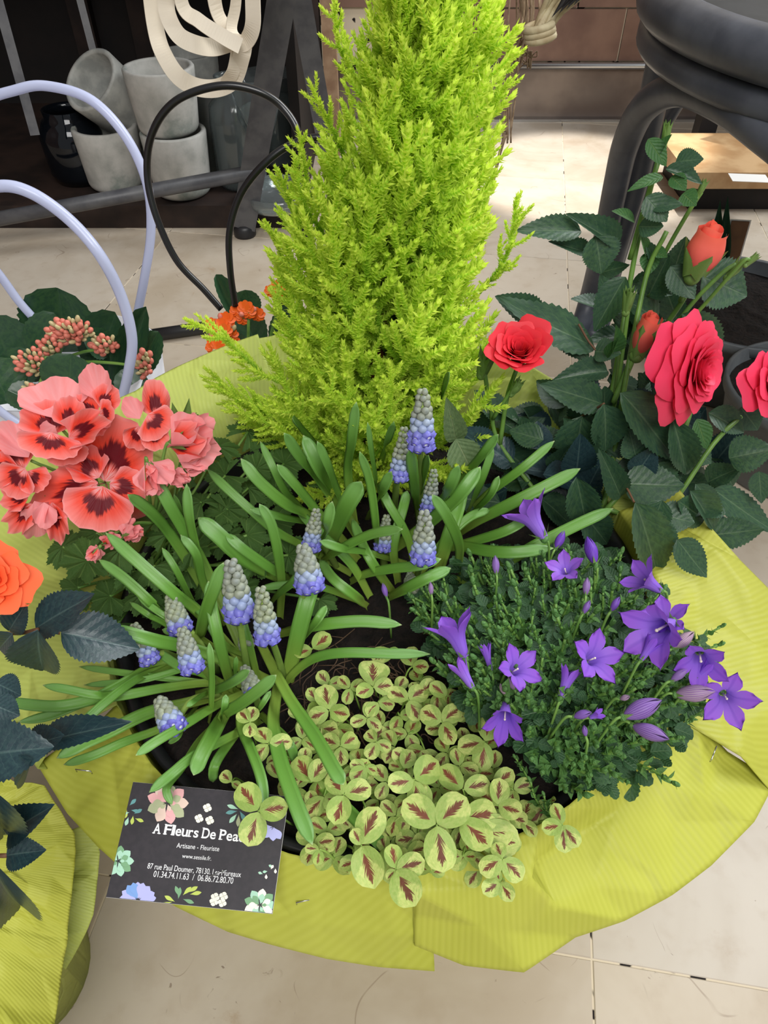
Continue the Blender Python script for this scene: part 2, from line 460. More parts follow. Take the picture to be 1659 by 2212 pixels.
def facing(p, up=0.6, jitter=0.35):
    c = (CAM - Vector(p)).normalized()
    return c + Vector((0, 0, up)) + Vector((U(-1, 1), U(-1, 1), U(-1, 1)))*jitter
def axis_mat(o, z, s=1.0, spin=0.0):
    """matrix with local Z along z"""
    Z = Vector(z).normalized(); A = Vector((1, 0, 0)) if abs(Z.x) < 0.9 else Vector((0, 1, 0))
    Y = Z.cross(A).normalized(); X = Y.cross(Z)
    m_ = Matrix(((X.x, Y.x, Z.x, o[0]), (X.y, Y.y, Z.y, o[1]), (X.z, Y.z, Z.z, o[2]), (0, 0, 0, 1)))
    return m_ @ Matrix.Rotation(spin, 4, 'Z') @ Matrix.Diagonal((s, s, s, 1))

# ---- leaf-like meshes of unit length and unit width
def leaf_mesh(name, mat, prof, nu=12, nv=3, teeth=0.0, fold=0.15, curl=0.1, ruffle=0.0, tip=0.0):
    vs, uv, fs = [], [], []
    for i in range(nu+1):
        u = i/float(nu); hw = prof(u)*0.5; tx = 0.0
        if teeth and 0 < i < nu:
            if i % 2: hw *= 1.0 + teeth; tx = 0.25/nu
            else: hw *= 1.0 - teeth*0.6
        for j in range(-nv, nv+1):
            s = j/float(nv); y = s*hw
            x = u + (tx if abs(j) == nv else 0)
            z = fold*abs(y)*2*0.5 - curl*u*u + ruffle*abs(s)**2*math.sin(u*9+s*2.0)*0.5 + ruffle*0.4*math.sin(u*5+1)
            vs.append((x, y, z)); uv.append((u, 0.5 + 0.5*s))
    n = 2*nv+1
    for i in range(nu):
        for j in range(n-1): fs.append((i*n+j, (i+1)*n+j, (i+1)*n+j+1, i*n+j+1))
    return mesh(name, vs, fs, mat, uv)
def ovate(u): return max(0.0, (math.sin(math.pi*min(1, u**0.72)))**0.85) if 0 < u < 1 else 0.02
def ellip(u): return math.sqrt(max(0.0, 1-(2*u-1)**2)) if 0 < u < 1 else 0.03
def obov(u): return math.sqrt(max(0.0, 1-(2*(u**1.15)-1)**2)) if 0 < u < 1 else 0.04
def lance(u): return max(0.03, math.sin(math.pi*u**0.6)) if u < 1 else 0.02
def fan_mesh(name, mat, A=70, p=0.4, na=18, nt=7, ruffle=0.05, freq=7, jag=0.03, cup=0.1, lobes=0, lobe_amp=0.0, seed=0):
    rnd = random.Random(seed); A = math.radians(A); vs, uv, fs = [], [], []
    ph = rnd.uniform(0, 6); mx = 0.0
    for j in range(na+1):
        a = -1 + 2.0*j/na; an = a*A
        Rr = max(0.02, math.cos(min(abs(an), 1.55)))**p if p else 1.0
        if lobes: Rr *= 1 - lobe_amp*(0.5 - 0.5*math.cos(a*math.pi*lobes + math.pi)) - (jag if j % 2 else 0)
        else: Rr *= 1 + jag*rnd.uniform(-1, 1)
        for i in range(nt+1):
            t = i/float(nt)
            z = ruffle*t*t*math.sin(a*freq+ph) + cup*(t*t*0.6 + 0.5*(a*t)**2) 
            if lobes: z = ruffle*t*math.cos(a*math.pi*lobes) - cup*t*t
            x = t*Rr*math.cos(an); y = t*Rr*math.sin(an); mx = max(mx, abs(y))
            vs.append([x, y, z]); uv.append((t, 0.5+0.5*a))
    for v in vs: v[1] /= 2*mx
    for j in range(na):
        for i in range(nt):
            a0 = j*(nt+1)+i; fs.append((a0, a0+nt+1, a0+nt+2, a0+1))
    return mesh(name, vs, fs, mat, uv)
def place_leaf(parent, name, me, B, T, width, nrm):
    B, T = Vector(B), Vector(T); L = (T-B).length
    return put(name, me, parent, frame(B, T-B, nrm) @ Matrix.Diagonal((L, width, L, 1)))
def stem(parent, pts, r0, r1=None, mat='green_stem', name='stem', n=7, sm=5):
    P = smooth(pts, sm); r1 = r0 if r1 is None else r1
    g = G().tube(P, [r0 + (r1-r0)*i/(len(P)-1.0) for i in range(len(P))], n)
    return put(name, g.mesh(name, mat), parent)
# ================================================================== SETTING
g = G().box((-2.6, -1.2, -0.06), (3.2, 4.2, -0.0008))
floor = struct(put('floor', g.mesh('floor', 'grout', False)))
floor['label'] = 'worn beige stone tile floor with dark joints'
TS = 0.392
def tile_mesh():
    s = TS/2 - 0.0006; b = 0.0008; h = 0.012
    vs = [(x*s, y*s, -h) for x, y in ((-1,-1),(1,-1),(1,1),(-1,1))]
    vs += [(x*s, y*s, -b) for x, y in ((-1,-1),(1,-1),(1,1),(-1,1))]
    vs += [(x*(s-b), y*(s-b), 0) for x, y in ((-1,-1),(1,-1),(1,1),(-1,1))]
    fs = [(8,9,10,11)]
    for k in range(4):
        n_ = (k+1) % 4; fs += [(k, n_, 4+n_, 4+k), (4+k, 4+n_, 8+n_, 8+k)]
    return mesh('tile', vs, fs, 'floor_stone', None, False)
tm = tile_mesh(); rotz = math.radians(-9.0)
P0 = PZ(1287, 2120, 0); P0.y = PZ(1350, 2072, 0).y     # a joint crossing in front of the planter
ex = Vector((math.cos(rotz), math.sin(rotz), 0)); ey = Vector((-math.sin(rotz), math.cos(rotz), 0))
for i in range(-7, 8):
    for j in range(-3, 10):
        c = P0 + ex*(TS*(i+0.5)) + ey*(TS*(j+0.5))
        if not (-2.3 < c.x < 2.9 and -0.9 < c.y < 3.9): continue
        o = bpy.data.objects.new('tile', tm); link(o, floor); o.location = (c.x, c.y, U(-0.0002, 0.0002)); o.rotation_euler = (0, 0, rotz)

WY = 2.13
g = G().box((-2.5, WY+0.002, 0), (3.0, WY+0.12, 2.4))
wall = struct(put('wall_back', g.mesh('wall_back', 'grout', False)))
wall['label'] = 'brown stone tiled back wall'
rows = ((0.004, 0.118, 'kick_panel', 0.45), (0.135, 0.245, 'wall_tile', 0.30), (0.249, 0.40, 'wall_tile', 0.30), (0.404, 0.62, 'wall_tile', 0.30))
for ri, (z0, z1, mt, w) in enumerate(rows):
    x = -0.2 + (ri % 2)*0.12 + 0.07
    while x < 2.6:
        t = G().box((x, WY-0.006, z0), (x+w-0.004, WY, z1))
        put('wall_tile', t.mesh('wall_tile', mt, False), wall); x += w
trim = struct(put('trim_1', G().tube([(-0.15, WY-0.014, 0.126), (2.6, WY-0.014, 0.126)], 0.008, 8).mesh('trim_1', 'steel')))
trim2 = struct(put('trim_2', G().box((-0.15, WY-0.03, 0.0), (2.6, WY-0.0061, 0.006)).mesh('trim_2', 'steel', False)))
# shop walls further out, not in view, they close the room towards the left
struct(put('wall_left', G().box((-2.5, -1.2, 0), (-2.38, 4.0, 2.6)).mesh('wall_left', 'wall_tile', False)))

# ---------------------------------------------------------------- dark display cabinet with vases
CY = 1.46
cab = thing('display_cabinet', 'dark stained open display cabinet holding concrete pots and glass vases', 'cabinet', (-0.85, CY, 0))
put('base_board', G().box((-1.9, CY, 0.0), (-0.165, 2.1, 0.045)).mesh('base_board', 'dark_wood', False), cab)
put('back_panel', G().box((-1.9, 2.1, 0.0), (-0.165, 2.13, 1.2)).mesh('back_panel', 'black_wood', False), cab)
put('ambient_block_top', G().box((-1.9, CY-0.02, 0.62), (-0.165, 2.13, 0.66)).mesh('ambient_block_top', 'black_wood', False), cab)  # unseen top, added to keep ambient light out of the cabinet
put('ambient_block_side', G().box((-1.93, CY, 0.0), (-1.9, 2.13, 1.2)).mesh('ambient_block_side', 'black_wood', False), cab)  # unseen far side, added to block ambient light
put('ambient_block_side', G().box((-0.185, CY+0.12, 0.046), (-0.165, 2.09, 0.62)).mesh('ambient_block_side', 'black_wood', False), cab)  # side towards the post, added to hold ambient light back
for px in (172, 300):
    x = PY(px, 60, 2.05).x
    put('back_slat', G().box((x-0.025, 2.07, 0.05), (x+0.025, 2.1, 0.62)).mesh('back_slat', 'dark_wood', False), cab)
# light wooden post beside it
pb = PZ(712, 330, 0)
g = G()
for dx, w, mt in ((-0.022, 0.03, 0), (0.012, 0.03, 1)):
    g.box((pb.x+dx-w/2, pb.y-0.02, 0), (pb.x+dx+w/2, pb.y+0.02, 1.3), mt)
tag(put('wooden_post', g.mesh('wooden_post', ['dark_wood', 'post_wood'], False)), 'pale upright wooden post at the end of the dark cabinet', 'post')

# ---------------------------------------------------------------- concrete pots
def pot(name, label, rad, h, M_, mat, taper=0.9, th=0.008, group='concrete pots in the cabinet', rnd=0.25):
    o = thing(name, label, 'pot', M_.translation, group)
    pr = [(0.001, 0)]
    for k in range(6):
        a = k/5.0*math.pi/2
        pr.append((rad*taper*(1-rnd) + rad*taper*rnd*math.sin(a), h*rnd*0.6*(1-math.cos(a))))
    pr += [(rad*0.97, h*0.7), (rad, h-0.003), (rad-0.002, h), (rad-th, h), (rad-th-0.002, h-0.004), (rad*taper-th, h*0.25), (0.001, h*0.2)]
    me = G().revolve(pr, 40).mesh('pot_body', mat)
    b = bpy.data.objects.new('pot_body', me); link(b, o); b.matrix_local = M_.to_3x3().to_4x4()
    return o
PB = 0.046
c1 = PZ(398, 415, PB); c2 = PZ(256, 400, PB)
r1 = mpx(67, c1); r2 = mpx(66, c2); h1 = 0.118; h2 = 0.115
pot('concrete_pot', 'upright pale concrete pot bearing another pot on its rim', r1, h1, Matrix.Translation(c1), 'mossy_concrete')
pot('concrete_pot', 'upright pale concrete pot next to the stacked pair, tilted pot behind it', r2, h2, Matrix.Translation(c2), 'mossy_concrete')
c3 = c1 + Vector((-0.006, 0.004, h1 - 0.004))
pot('concrete_pot', 'mossy grey concrete pot stacked on top of another pot', r1*1.03, 0.112, Matrix.Translation(c3), 'mossy_concrete', 0.88)
c4 = PY(312, 268, c1.y+0.13)
pot('concrete_pot', 'tilted grey concrete pot with a chipped side lying across the pile', r1*0.98, 0.15, axis_mat(c4, (-0.42, -0.62, 0.75)), 'concrete', 0.9)
# supports for the tilted pot: another pot hidden behind
c5 = PZ(330, 372, PB)
pot('concrete_pot', 'dim concrete pot standing at the back of the pile', r1*0.95, 0.115, Matrix.Translation(c5 + Vector((-0.01, 0.05, 0))), 'concrete')
c6 = PZ(440, 350, PB)
pot('concrete_cylinder', 'tall dusty grey cylinder vase behind the pot stack', 0.062, 0.21, Matrix.Translation(c6), 'concrete', 0.97, rnd=0.1)
# ---------------------------------------------------------------- glass
def vase(name, label, prof, loc, mat, group='glass vases in the cabinet'):
    o = thing(name, label, 'vase', loc, group)
    inner = [(max(0.001, r-0.0035), z+ (0.004 if i == 0 else 0)) for i, (r, z) in enumerate(prof)]
    me = G().revolve(list(prof) + inner[::-1], 36).mesh('vase_body', mat)
    b = bpy.data.objects.new('vase_body', me); link(b, o)
    return o
vase('glass_bottle', 'clear glass bottle with round shoulders beside the grey leg', [(0.001,0),(0.046,0.0),(0.05,0.01),(0.05,0.12),(0.046,0.15),(0.03,0.168),(0.022,0.176),(0.023,0.186),(0.03,0.194),(0.03,0.2)], PZ(525, 395, PB), 'clear_glass')
vase('glass_cylinder', 'frosted glass cylinder vase behind the concrete pots', [(0.001,0),(0.042,0),(0.044,0.006),(0.044,0.17)], PZ(478, 372, PB), 'frosted_glass')
vase('dark_glass_jar', 'dark blue glass jar at the shadowy end of the cabinet', [(0.001,0),(0.05,0),(0.06,0.02),(0.062,0.09),(0.05,0.115),(0.042,0.12),(0.044,0.135)], PZ(180, 385, PB), 'smoke_glass')
vase('glass_goblet', 'clear stemmed glass seen between the grey trestle legs', [(0.001,0),(0.035,0),(0.034,0.004),(0.006,0.012),(0.006,0.08),(0.03,0.1),(0.042,0.14),(0.044,0.2)], PZ(572, 398, PB), 'clear_glass')
vase('glass_tumbler', 'faceted clear glass vase by the wooden post', [(0.001,0),(0.05,0),(0.055,0.01),(0.05,0.05),(0.058,0.09),(0.05,0.13),(0.06,0.17)], PZ(598, 345, PB), 'clear_glass')
vase('glass_dish', 'low clear glass dish on the cabinet base board', [(0.001,0),(0.06,0),(0.07,0.012),(0.072,0.03)], PZ(600, 440, PB), 'clear_glass')

# ---------------------------------------------------------------- grey trestle in front of the cabinet
tr = thing('metal_trestle', 'dark grey metal trestle with splayed legs and a slanting bar', 'trestle', PZ(530, 505, 0))
ft = PZ(530, 508, 0)
top = PY(628, -120, ft.y-0.02)
def bar(name, a, b, w, t, mat, parent):
    a, b = Vector(a), Vector(b); L = (b-a).length
    M_ = frame(a, b-a, CAM - a)
    return put(name, G().box((0, -w/2, -t/2), (L, w/2, t/2), 0, M_).mesh(name, mat, False), parent)
bar('leg', ft + Vector((0, 0, 0.02)), top, 0.045, 0.03, 'grey_metal', tr)
b2 = PY(690, 300, ft.y+0.05)
bar('leg', top, PZ(738, 500, 0.0)+Vector((0, 0, 0.01)), 0.034, 0.03, 'grey_metal', tr)
put('foot', G().revolve([(0.001,0),(0.021,0),(0.022,0.004),(0.022,0.018),(0.016,0.024),(0.001,0.026)], 20, 0, Matrix.Translation(ft)).mesh('foot', 'black_metal'), tr)
put('slanting_bar', G().tube([PY(-260, 520, ft.y-0.10), PY(548, 372, ft.y-0.01)], 0.013, 10).mesh('slanting_bar', 'grey_metal'), tr)
# a pale metal strip and wire at the dark side
a = PY(-2, 10, 1.44); b = PY(76, 292, 1.40)
tag(bar('metal_strip', a + (a-b)*0.8, b, 0.016, 0.004, 'grey_metal', None), 'thin grey metal strip hanging at the dark cabinet', 'strip')
a = PY(178, 20, 1.75); b = PY(210, 145, 1.72)
tag(bar('twisted_strip', a + (a-b)*0.6, b, 0.014, 0.003, 'grey_metal', None), 'short twisted grey strip hanging deep in the dark cabinet', 'strip')

# ---------------------------------------------------------------- canvas straps
def ribbon(pts, width, th=0.0015, tw=None, n=8, up=None):
    P = smooth(pts, n); k = len(P); g = G(); vs, uv = [], []
    for i in range(k):
        t = (P[min(i+1, k-1)] - P[max(i-1, 0)]).normalized()
        c = (CAM - P[i]).normalized(); s = t.cross(c).normalized(); nn = s.cross(t).normalized()
        a = (tw[0] + (tw[1]-tw[0])*i/(k-1.0)) if tw else 0.0
        s2 = s*math.cos(a) + nn*math.sin(a); n2 = nn*math.cos(a) - s*math.sin(a)
        for sx, sy in ((-1, 1), (1, 1), (1, -1), (-1, -1)):
            vs.append(P[i] + s2*sx*width/2 + n2*sy*th/2); uv.append((sx*0.5+0.5, i/float(k)*4))
    fs = []
    for i in range(k-1):
        for j in range(4): fs.append((i*4+j, i*4+(j+1) % 4, i*4+4+(j+1) % 4, i*4+4+j))
    return g.add(vs, fs, uv)
SY = 1.18
bag = thing('canvas_tote_bag', 'cream canvas tote bag straps hanging in loops before the pots', 'bag', PY(430, -160, SY))
def strap(px, w, tw=None, dy=0.0):
    pts = [PY(x, y, SY + dy + 0.012*math.sin(i*1.3)) for i, (x, y) in enumerate(px)]
    put('strap', ribbon(pts, mpx(w, pts[0]), tw=tw).mesh('strap', 'canvas', False), bag)
strap([(322,-150),(326,-20),(338,70),(355,120),(385,165),(425,188),(470,190),(505,170),(522,120),(527,95)], 40, (0.5, -0.3))
strap([(372,-150),(360,-20),(362,30),(385,75),(420,95),(460,102),(500,92),(528,92),(545,60),(546,0),(540,-150)], 38, (-0.2, 0.6), -0.012)
strap([(380,-150),(392,5),(430,45),(480,78),(520,100)], 34, (0.6, 0.2), -0.02)
strap([(450,-150),(465,10),(490,60),(520,98)], 34, (0.2, 1.0), 0.01)
strap([(512,-150),(510,0),(500,60),(512,95),(505,150),(490,178)], 32, (0.9, 0.4), 0.004)
put('bag_body', ribbon([PY(430, -330, SY), PY(430, -150, SY)], 0.24, 0.03).mesh('bag_body', 'canvas', False), bag)

# ---------------------------------------------------------------- bentwood chair
ch = thing('bentwood_chair', 'slate grey painted bentwood chair with curved braces behind the roses', 'chair', (0.55, 0.87, 0))
cx, cy, rx, ry = 0.535, 0.87, 0.262, 0.30
def ell(k, z, n=64): return [Vector((cx + rx*k*math.cos(2*math.pi*i/n), cy + ry*k*math.sin(2*math.pi*i/n), z)) for i in range(n)]
g = G()
n = 64
prof = [(1.0, 0.435), (1.012, 0.44), (1.012, 0.452), (0.99, 0.46), (0.9, 0.46), (0.88, 0.452), (0.88, 0.435)]
vs = [];
for (k, z) in prof: vs += ell(k, z, n)
fs = []
for a in range(len(prof)):
    b = (a+1) % len(prof)
    for i in range(n): fs.append((a*n+i, a*n+(i+1) % n, b*n+(i+1) % n, b*n+i))
put('seat_rim', mesh('seat_rim', vs, fs, 'chair_paint'), ch)
put('seat_ring', G().tube(ell(0.965, 0.481, n), 0.022, 12, closed=True).mesh('seat_ring', 'chair_paint'), ch)
vs = ell(0.93, 0.482, n) + ell(0.5, 0.486, n) + [Vector((cx, cy, 0.487))]
fs = [(i, (i+1) % n, n+(i+1) % n, n+i) for i in range(n)] + [(n+i, n+(i+1) % n, 2*n) for i in range(n)]
put('seat_panel', mesh('seat_panel', vs, fs, 'chair_seat'), ch)
put('leg', G().tube(smooth([PZ(1246, 735, 0.0), PY(1275, 640, 1.085), PY(1305, 520, 1.04), PY(1330, 400, 0.995), PY(1352, 310, 0.955), PY(1392, 232, 0.90), PY(1465, 192, 0.83), PY(1560, 222, 0.755), PY(1659, 292, 0.69), PY(1760, 372, 0.64)], 8), 0.0165, 12).mesh('leg', 'chair_paint'), ch)
put('leg', G().tube(smooth([PZ(1276, 735, 0.0), PY(1302, 640, 1.10), PY(1340, 500, 1.06), PY(1375, 380, 1.03), PY(1425, 150, 0.985), PY(1440, 60, 0.97)], 8), 0.0175, 12).mesh('leg', 'chair_paint'), ch)
put('brace', G().tube(smooth([PZ(1300, 715, 0.0), PY(1325, 600, 1.12), PY(1365, 470, 1.09), PY(1410, 330, 1.07), PY(1450, 240, 1.05), PY(1500, 185, 1.02), PY(1600, 170, 0.97)], 8), 0.011, 10).mesh('brace', 'chair_paint'), ch)
for (x, y) in ((0.74, 0.68), (0.72, 1.10)):
    put('leg', G().tube([(x+0.03, y, 0), (x, y, 0.44)], [0.013, 0.017], 12).mesh('leg', 'chair_paint'), ch)
put('back_hoop', G().tube(smooth([PY(1560, 30, 1.12), PY(1570, -200, 1.2), (0.62, 1.24, 0.86), (0.72, 1.15, 0.86), (0.78, 1.0, 0.47)], 8), 0.014, 10).mesh('back_hoop', 'chair_paint'), ch)
# dark table behind the chair
tb = thing('black_side_table', 'black wooden table with square legs behind the grey chair', 'table', (0.95, 1.5, 0))
for a, b in (((1490, 430), (1545, 20)),):
    A = PZ(1502, 348, 0.0); B = PY(b[0], b[1], A.y)
    put('leg', G().box((A.x-0.02, A.y-0.02, 0), (A.x+0.02, A.y+0.02, 0.62)).mesh('leg', 'black_wood', False), tb)
put('leg', G().box((1.55, A.y-0.02, 0), (1.59, A.y+0.02, 0.62)).mesh('leg', 'black_wood', False), tb)
put('lower_shelf', G().box((A.x-0.03, A.y-0.02, 0.275), (1.6, A.y+0.32, 0.295)).mesh('lower_shelf', 'black_wood', False), tb)
put('table_top', G().box((A.x-0.04, A.y-0.05, 0.62), (1.62, A.y+0.42, 0.65)).mesh('table_top', 'black_wood', False), tb)
zt = PY(1640, 75, A.y+0.03)
tag(put('zinc_trough', G().box((A.x+0.05, A.y+0.02, 0.2955), (1.5, A.y+0.25, 0.33)).mesh('zinc_trough', 'zinc', False)), 'low zinc trough on the shelf of the black table', 'trough')
tag(put('price_card', G().box((0, -0.03, 0), (0.09, 0.03, 0.0015), 0, frame(PY(1580, 72, A.y-0.09), (0.7, 0.5, 0.35), (0, -0.6, 0.8))).mesh('price_card', 'paper_white', False)), 'white card leaning on the zinc trough', 'card')
# wooden plinth on black base
f0 = PZ(1475, 452, 0.0)
pl = thing('wooden_plinth', 'pale wooden board on a black base beyond the grey plant pots', 'plinth', (f0.x+0.3, f0.y+0.2, 0))
put('black_base', G().box((f0.x+0.01, f0.y, 0), (f0.x+0.9, f0.y+0.20, 0.05)).mesh('black_base', 'black_wood', False), pl)
put('board', G().box((f0.x-0.02, f0.y-0.02, 0.05), (f0.x+0.92, f0.y+0.21, 0.082)).mesh('board', 'light_wood', False), pl)
q = PZ(1618, 385, 0.083)
tag(put('paper_slip', G().box((-0.036, -0.02, 0), (0.036, 0.02, 0.0008), 0, Matrix.Translation(q) @ Matrix.Rotation(-0.1, 4, 'Z')).mesh('paper_slip', 'paper_white', False)), 'small white paper slip on the pale wooden plinth', 'paper')

# ---------------------------------------------------------------- twine bundle and cane bundle hanging behind the conifer
TY = 0.95
tw = thing('twine_hank', 'frayed hank of brown jute twine hanging beside the conifer', 'twine', PY(1110, -60, TY))
for k in range(16):
    x0 = 1100 + U(0, 60); x1 = 1098 + U(-8, 10)
    pts = [PY(x0, -90, TY+U(-.02, .02)), PY(x0 + U(-12, 12), 40, TY+U(-.02, .02)), PY(x0*0.6+x1*0.4+U(-14, 14), 120, TY+U(-.02, .02)), PY(x1 + U(-6, 6), 210, TY), PY(x1 - 6 + U(-5, 5), 300 + U(-40, 10), TY)]
    put('strand', G().tube(smooth(pts, 5), 0.0011, 5).mesh('strand', 'twine'), tw)
put('strand', G().tube(smooth([PY(1092, 290, TY), PY(1080, 330, TY), PY(1068, 380, TY), PY(1060, 412, TY)], 5), [0.003]+[0.0022]*15, 6).mesh('strand', 'twine'), tw)
for k in range(9):
    pts = [PY(1125+U(-15, 25), 60+U(0, 30), TY), PY(1120+U(-20, 25), 110+U(0, 20), TY+U(-.02,.02)), PY(1135+U(-20, 25), 140+U(-20, 10), TY), PY(1150+U(-10, 15), 110, TY)]
    put('frayed_fibre', G().tube(smooth(pts, 5), 0.0007, 4).mesh('frayed_fibre', 'twine'), tw)
cn = thing('cane_bundle', 'bundle of pale cane sticks tied with a wrapped cane ring', 'cane', PY(1200, -60, TY-0.03))
for k in range(8):
    pts = [PY(1150+k*5, 70+U(-6, 10), TY-0.03+U(-.01,.01)), PY(1172+k*6, 20+U(-6, 6), TY-0.03), PY(1200+k*14, -40, TY-0.04)]
    put('stick', G().tube(smooth(pts, 4), 0.0032, 6).mesh('stick', 'cane'), cn)
for k in range(3):
    c = PY(1164 + k*2, 58 + k*12, TY-0.035)
    pts = [c + Vector((0.013*math.cos(a), 0.011*math.sin(a), 0.003*math.cos(a))) for a in [i*math.pi/9 for i in range(18)]]
    put('wrapping_ring', G().tube(pts, 0.0042, 7, closed=True).mesh('wrapping_ring', 'cane'), cn)
for k in range(4):
    bl = leaf_mesh('dry_blade', 'black_wood', lance, 8, 1, fold=0.3)
    place_leaf(cn, 'dry_blade', bl, PY(1260+k*10, -60, TY-0.03), PY(1195+k*16, 35-k*9, TY-0.05), 0.010, (0, -1, 0.3))
# ================================================================== PLANTER AND WRAPPING PAPER
SZ = 0.235                      # soil height
PC = Vector((0.0, 0.335, 0)); RX, RY = 0.185, 0.19
pln = thing('planter_bowl', 'round grey planter bowl of dark soil inside the green paper', 'planter', (PC.x, PC.y, 0))
prof = [(0.001, 0.0), (0.72, 0.0), (0.76, 0.01), (0.97, 0.232), (1.0, 0.240), (0.985, 0.241), (0.96, 0.238), (0.95, 0.215), (0.001, 0.21)]
SC = Matrix.Translation((PC.x, PC.y, 0)) @ Matrix.Diagonal((RX, RY, 1, 1))
put('bowl', G().revolve(prof, 56, 0, SC).mesh('bowl', 'black_plastic'), pln)
vs, fs = [], []
nr, na = 22, 90
for i in range(nr+1):
    for j in range(na):
        a = 2*math.pi*j/na; r = 0.955*i/nr
        p = Vector((PC.x + RX*r*math.cos(a), PC.y + RY*r*math.sin(a), 0))
        p.z = SZ - 0.008 + 0.006*noise.noise(p*45) + 0.004*noise.noise(p*120); vs.append(p)
for i in range(nr):
    for j in range(na): fs.append((i*na+j, (i+1)*na+j, (i+1)*na+(j+1) % na, i*na+(j+1) % na))
so = put('soil', mesh('soil', vs, fs, 'soil'), pln); so['kind'] = 'stuff'
g = G()
for k in range(140):
    c = PZ(U(640, 1000), U(1400, 1600), SZ+0.001); a = U(0, 6.28); L = U(0.01, 0.03)
    d = Vector((math.cos(a), math.sin(a), 0))*L
    g.tube(smooth([c, c + d*0.5 + Vector((U(-.006,.006), U(-.006,.006), U(0, .006))), c + d], 3), 0.00045, 4)
ro = put('fine_roots', g.mesh('fine_roots', 'root'), pln); ro['kind'] = 'stuff'

def collar_table(center, rim):
    """rim: (px, py, z) list -> sorted (angle, radius, z)"""
    t = []
    for px, py, z in rim:
        p = PZ(px, py, z); t.append((math.atan2(p.y-center.y, p.x-center.x), math.hypot(p.x-center.x, p.y-center.y), z))
    t.sort(); return t
def lookup(t, a):
    n = len(t)
    while a > math.pi: a -= 2*math.pi
    while a < -math.pi: a += 2*math.pi
    for i in range(n):
        a0, r0, z0 = t[i]; a1, r1, z1 = t[(i+1) % n]
        if i == n-1: a1 += 2*math.pi
        aa = a if a >= t[0][0] else a + 2*math.pi
        if a0 <= aa <= a1:
            f = (aa-a0)/max(1e-6, a1-a0); return r0+(r1-r0)*f, z0+(z1-z0)*f
    return t[0][1], t[0][2]
def ang(center, px, py, z):
    p = PZ(px, py, z); return math.atan2(p.y-center.y, p.x-center.x)
def paper_panel(parent, name, center, table, inner, a0, a1, mat, lift=0.0, wall=True, amp=0.005, seed=0, crisp=False):
    """one creased sheet: from the bowl wall up over the bowl rim and out to the traced edge"""
    rnd = random.Random(seed); n = max(4, int(abs(a1-a0)/(0.12 if crisp else 0.075))); vs, uv, fs = [], [], []
    m = 3 if crisp else 5
    for i in range(n+1):
        a = a0 + (a1-a0)*i/n; rr, zz = lookup(table, a); ri = inner(a)
        zi = 0.247 if wall else inner_z
        path = [(ri*0.80, 0.004, 0), (ri*0.90, 0.12, 0), (ri*1.012, 0.236, 0)] if wall else []
        path += [(ri*1.02, zi + lift, 0.15)]
        for k in range(1, m+1):
            f = k/float(m)
            path.append((ri*1.02 + (rr - ri*1.02)*f, zi + (zz - zi)*(f**1.35 if zz < zi else f) + lift, 0.35 if k == m else 1.0))
        if wall: path.append((rr - 0.004, zz + lift - 0.005, 0.3))
        for k, (r, z, w) in enumerate(path):
            aa = a + (rnd.uniform(-.045, .045)*w if 0 < i < n else 0)
            d = Vector((math.cos(aa), math.sin(aa), 0)); p = Vector((center.x, center.y, 0)) + d*r + Vector((0, 0, z))
            q = Vector((aa*3.0 + seed, r*14.0, seed*3.1))
            h = noise.noise(q)*1.3 + rnd.uniform(-1, 1)*0.55
            p += (Vector((0, 0, 1)) + d*0.6)*(h*amp*w)
            vs.append(p); uv.append((aa*0.22, r))
    k = len(vs)//(n+1)
    for i in range(n):
        for j in range(k-1):
            q = (i*k+j, (i+1)*k+j, (i+1)*k+j+1, i*k+j+1)
            fs += [(q[0], q[1], q[2]), (q[0], q[2], q[3])] if rnd.random() < .5 else [(q[0], q[1], q[3]), (q[1], q[2], q[3])]
    me = mesh(name, vs, fs, mat, uv, True)
    o = put(name, me, parent)
    md = o.modifiers.new('soften', 'SUBSURF'); md.levels = 3; md.render_levels = 3; md.subdivision_type = 'SIMPLE'
    sm = o.modifiers.new('smooth', 'SMOOTH'); sm.factor = 0.25; sm.iterations = 1
    md = o.modifiers.new('thickness', 'SOLIDIFY'); md.thickness = 0.0006; md.offset = 0
    return o
wp = thing('wrapping_paper', 'lime green ribbed wrapping paper collar stapled around the planter', 'wrapping paper', (PC.x, PC.y, 0))
rim = [(80,1650,.225),(150,1760,.215),(235,1850,.205),(360,1945,.2),(500,2018,.198),(640,2055,.195),(760,2080,.193),(880,2095,.192),(940,2098,.192)]
rimB = [(880,2036,.2),(1000,2085,.195),(1075,2106,.193),(1130,2098,.194),(1220,2047,.2),(1370,1996,.203),(1500,1902,.207),(1600,1802,.21),(1650,1722,.212)]
rimC = [(1650,1722,.213),(1690,1600,.216),(1715,1500,.22),(1705,1380,.225),(1659,1290,.23),(1600,1238,.235),(1560,1195,.24),(1490,1120,.25)]
rimD = [(1500,1130,.25),(1350,950,.27),(1150,800,.285),(900,740,.295),(700,715,.3),(560,738,.302)]
rimE = [(560,738,.302),(440,780,.298),(350,822,.294),(270,872,.288),(120,930,.28),(-40,1020,.27),(-90,1200,.255),(-60,1400,.24),(20,1560,.23),(80,1650,.226)]
inner = lambda a: 1.0/math.sqrt((math.cos(a)/RX)**2 + (math.sin(a)/RY)**2)
def tab(*ls):
    r_ = []
    for l in ls: r_ += l
    return collar_table(PC, r_)
aL = ang(PC, 80, 1650, .225); aF = ang(PC, 892, 2036, .2); aF2 = ang(PC, 940, 2098, .192)
aR = ang(PC, 1650, 1722, .212); aB = ang(PC, 1495, 1125, .25); aT = ang(PC, 560, 738, .302)
full1 = tab(rim, rimB[4:], rimC, rimD, rimE); full2 = tab(rim[:-3], rimB, rimC, rimD, rimE)
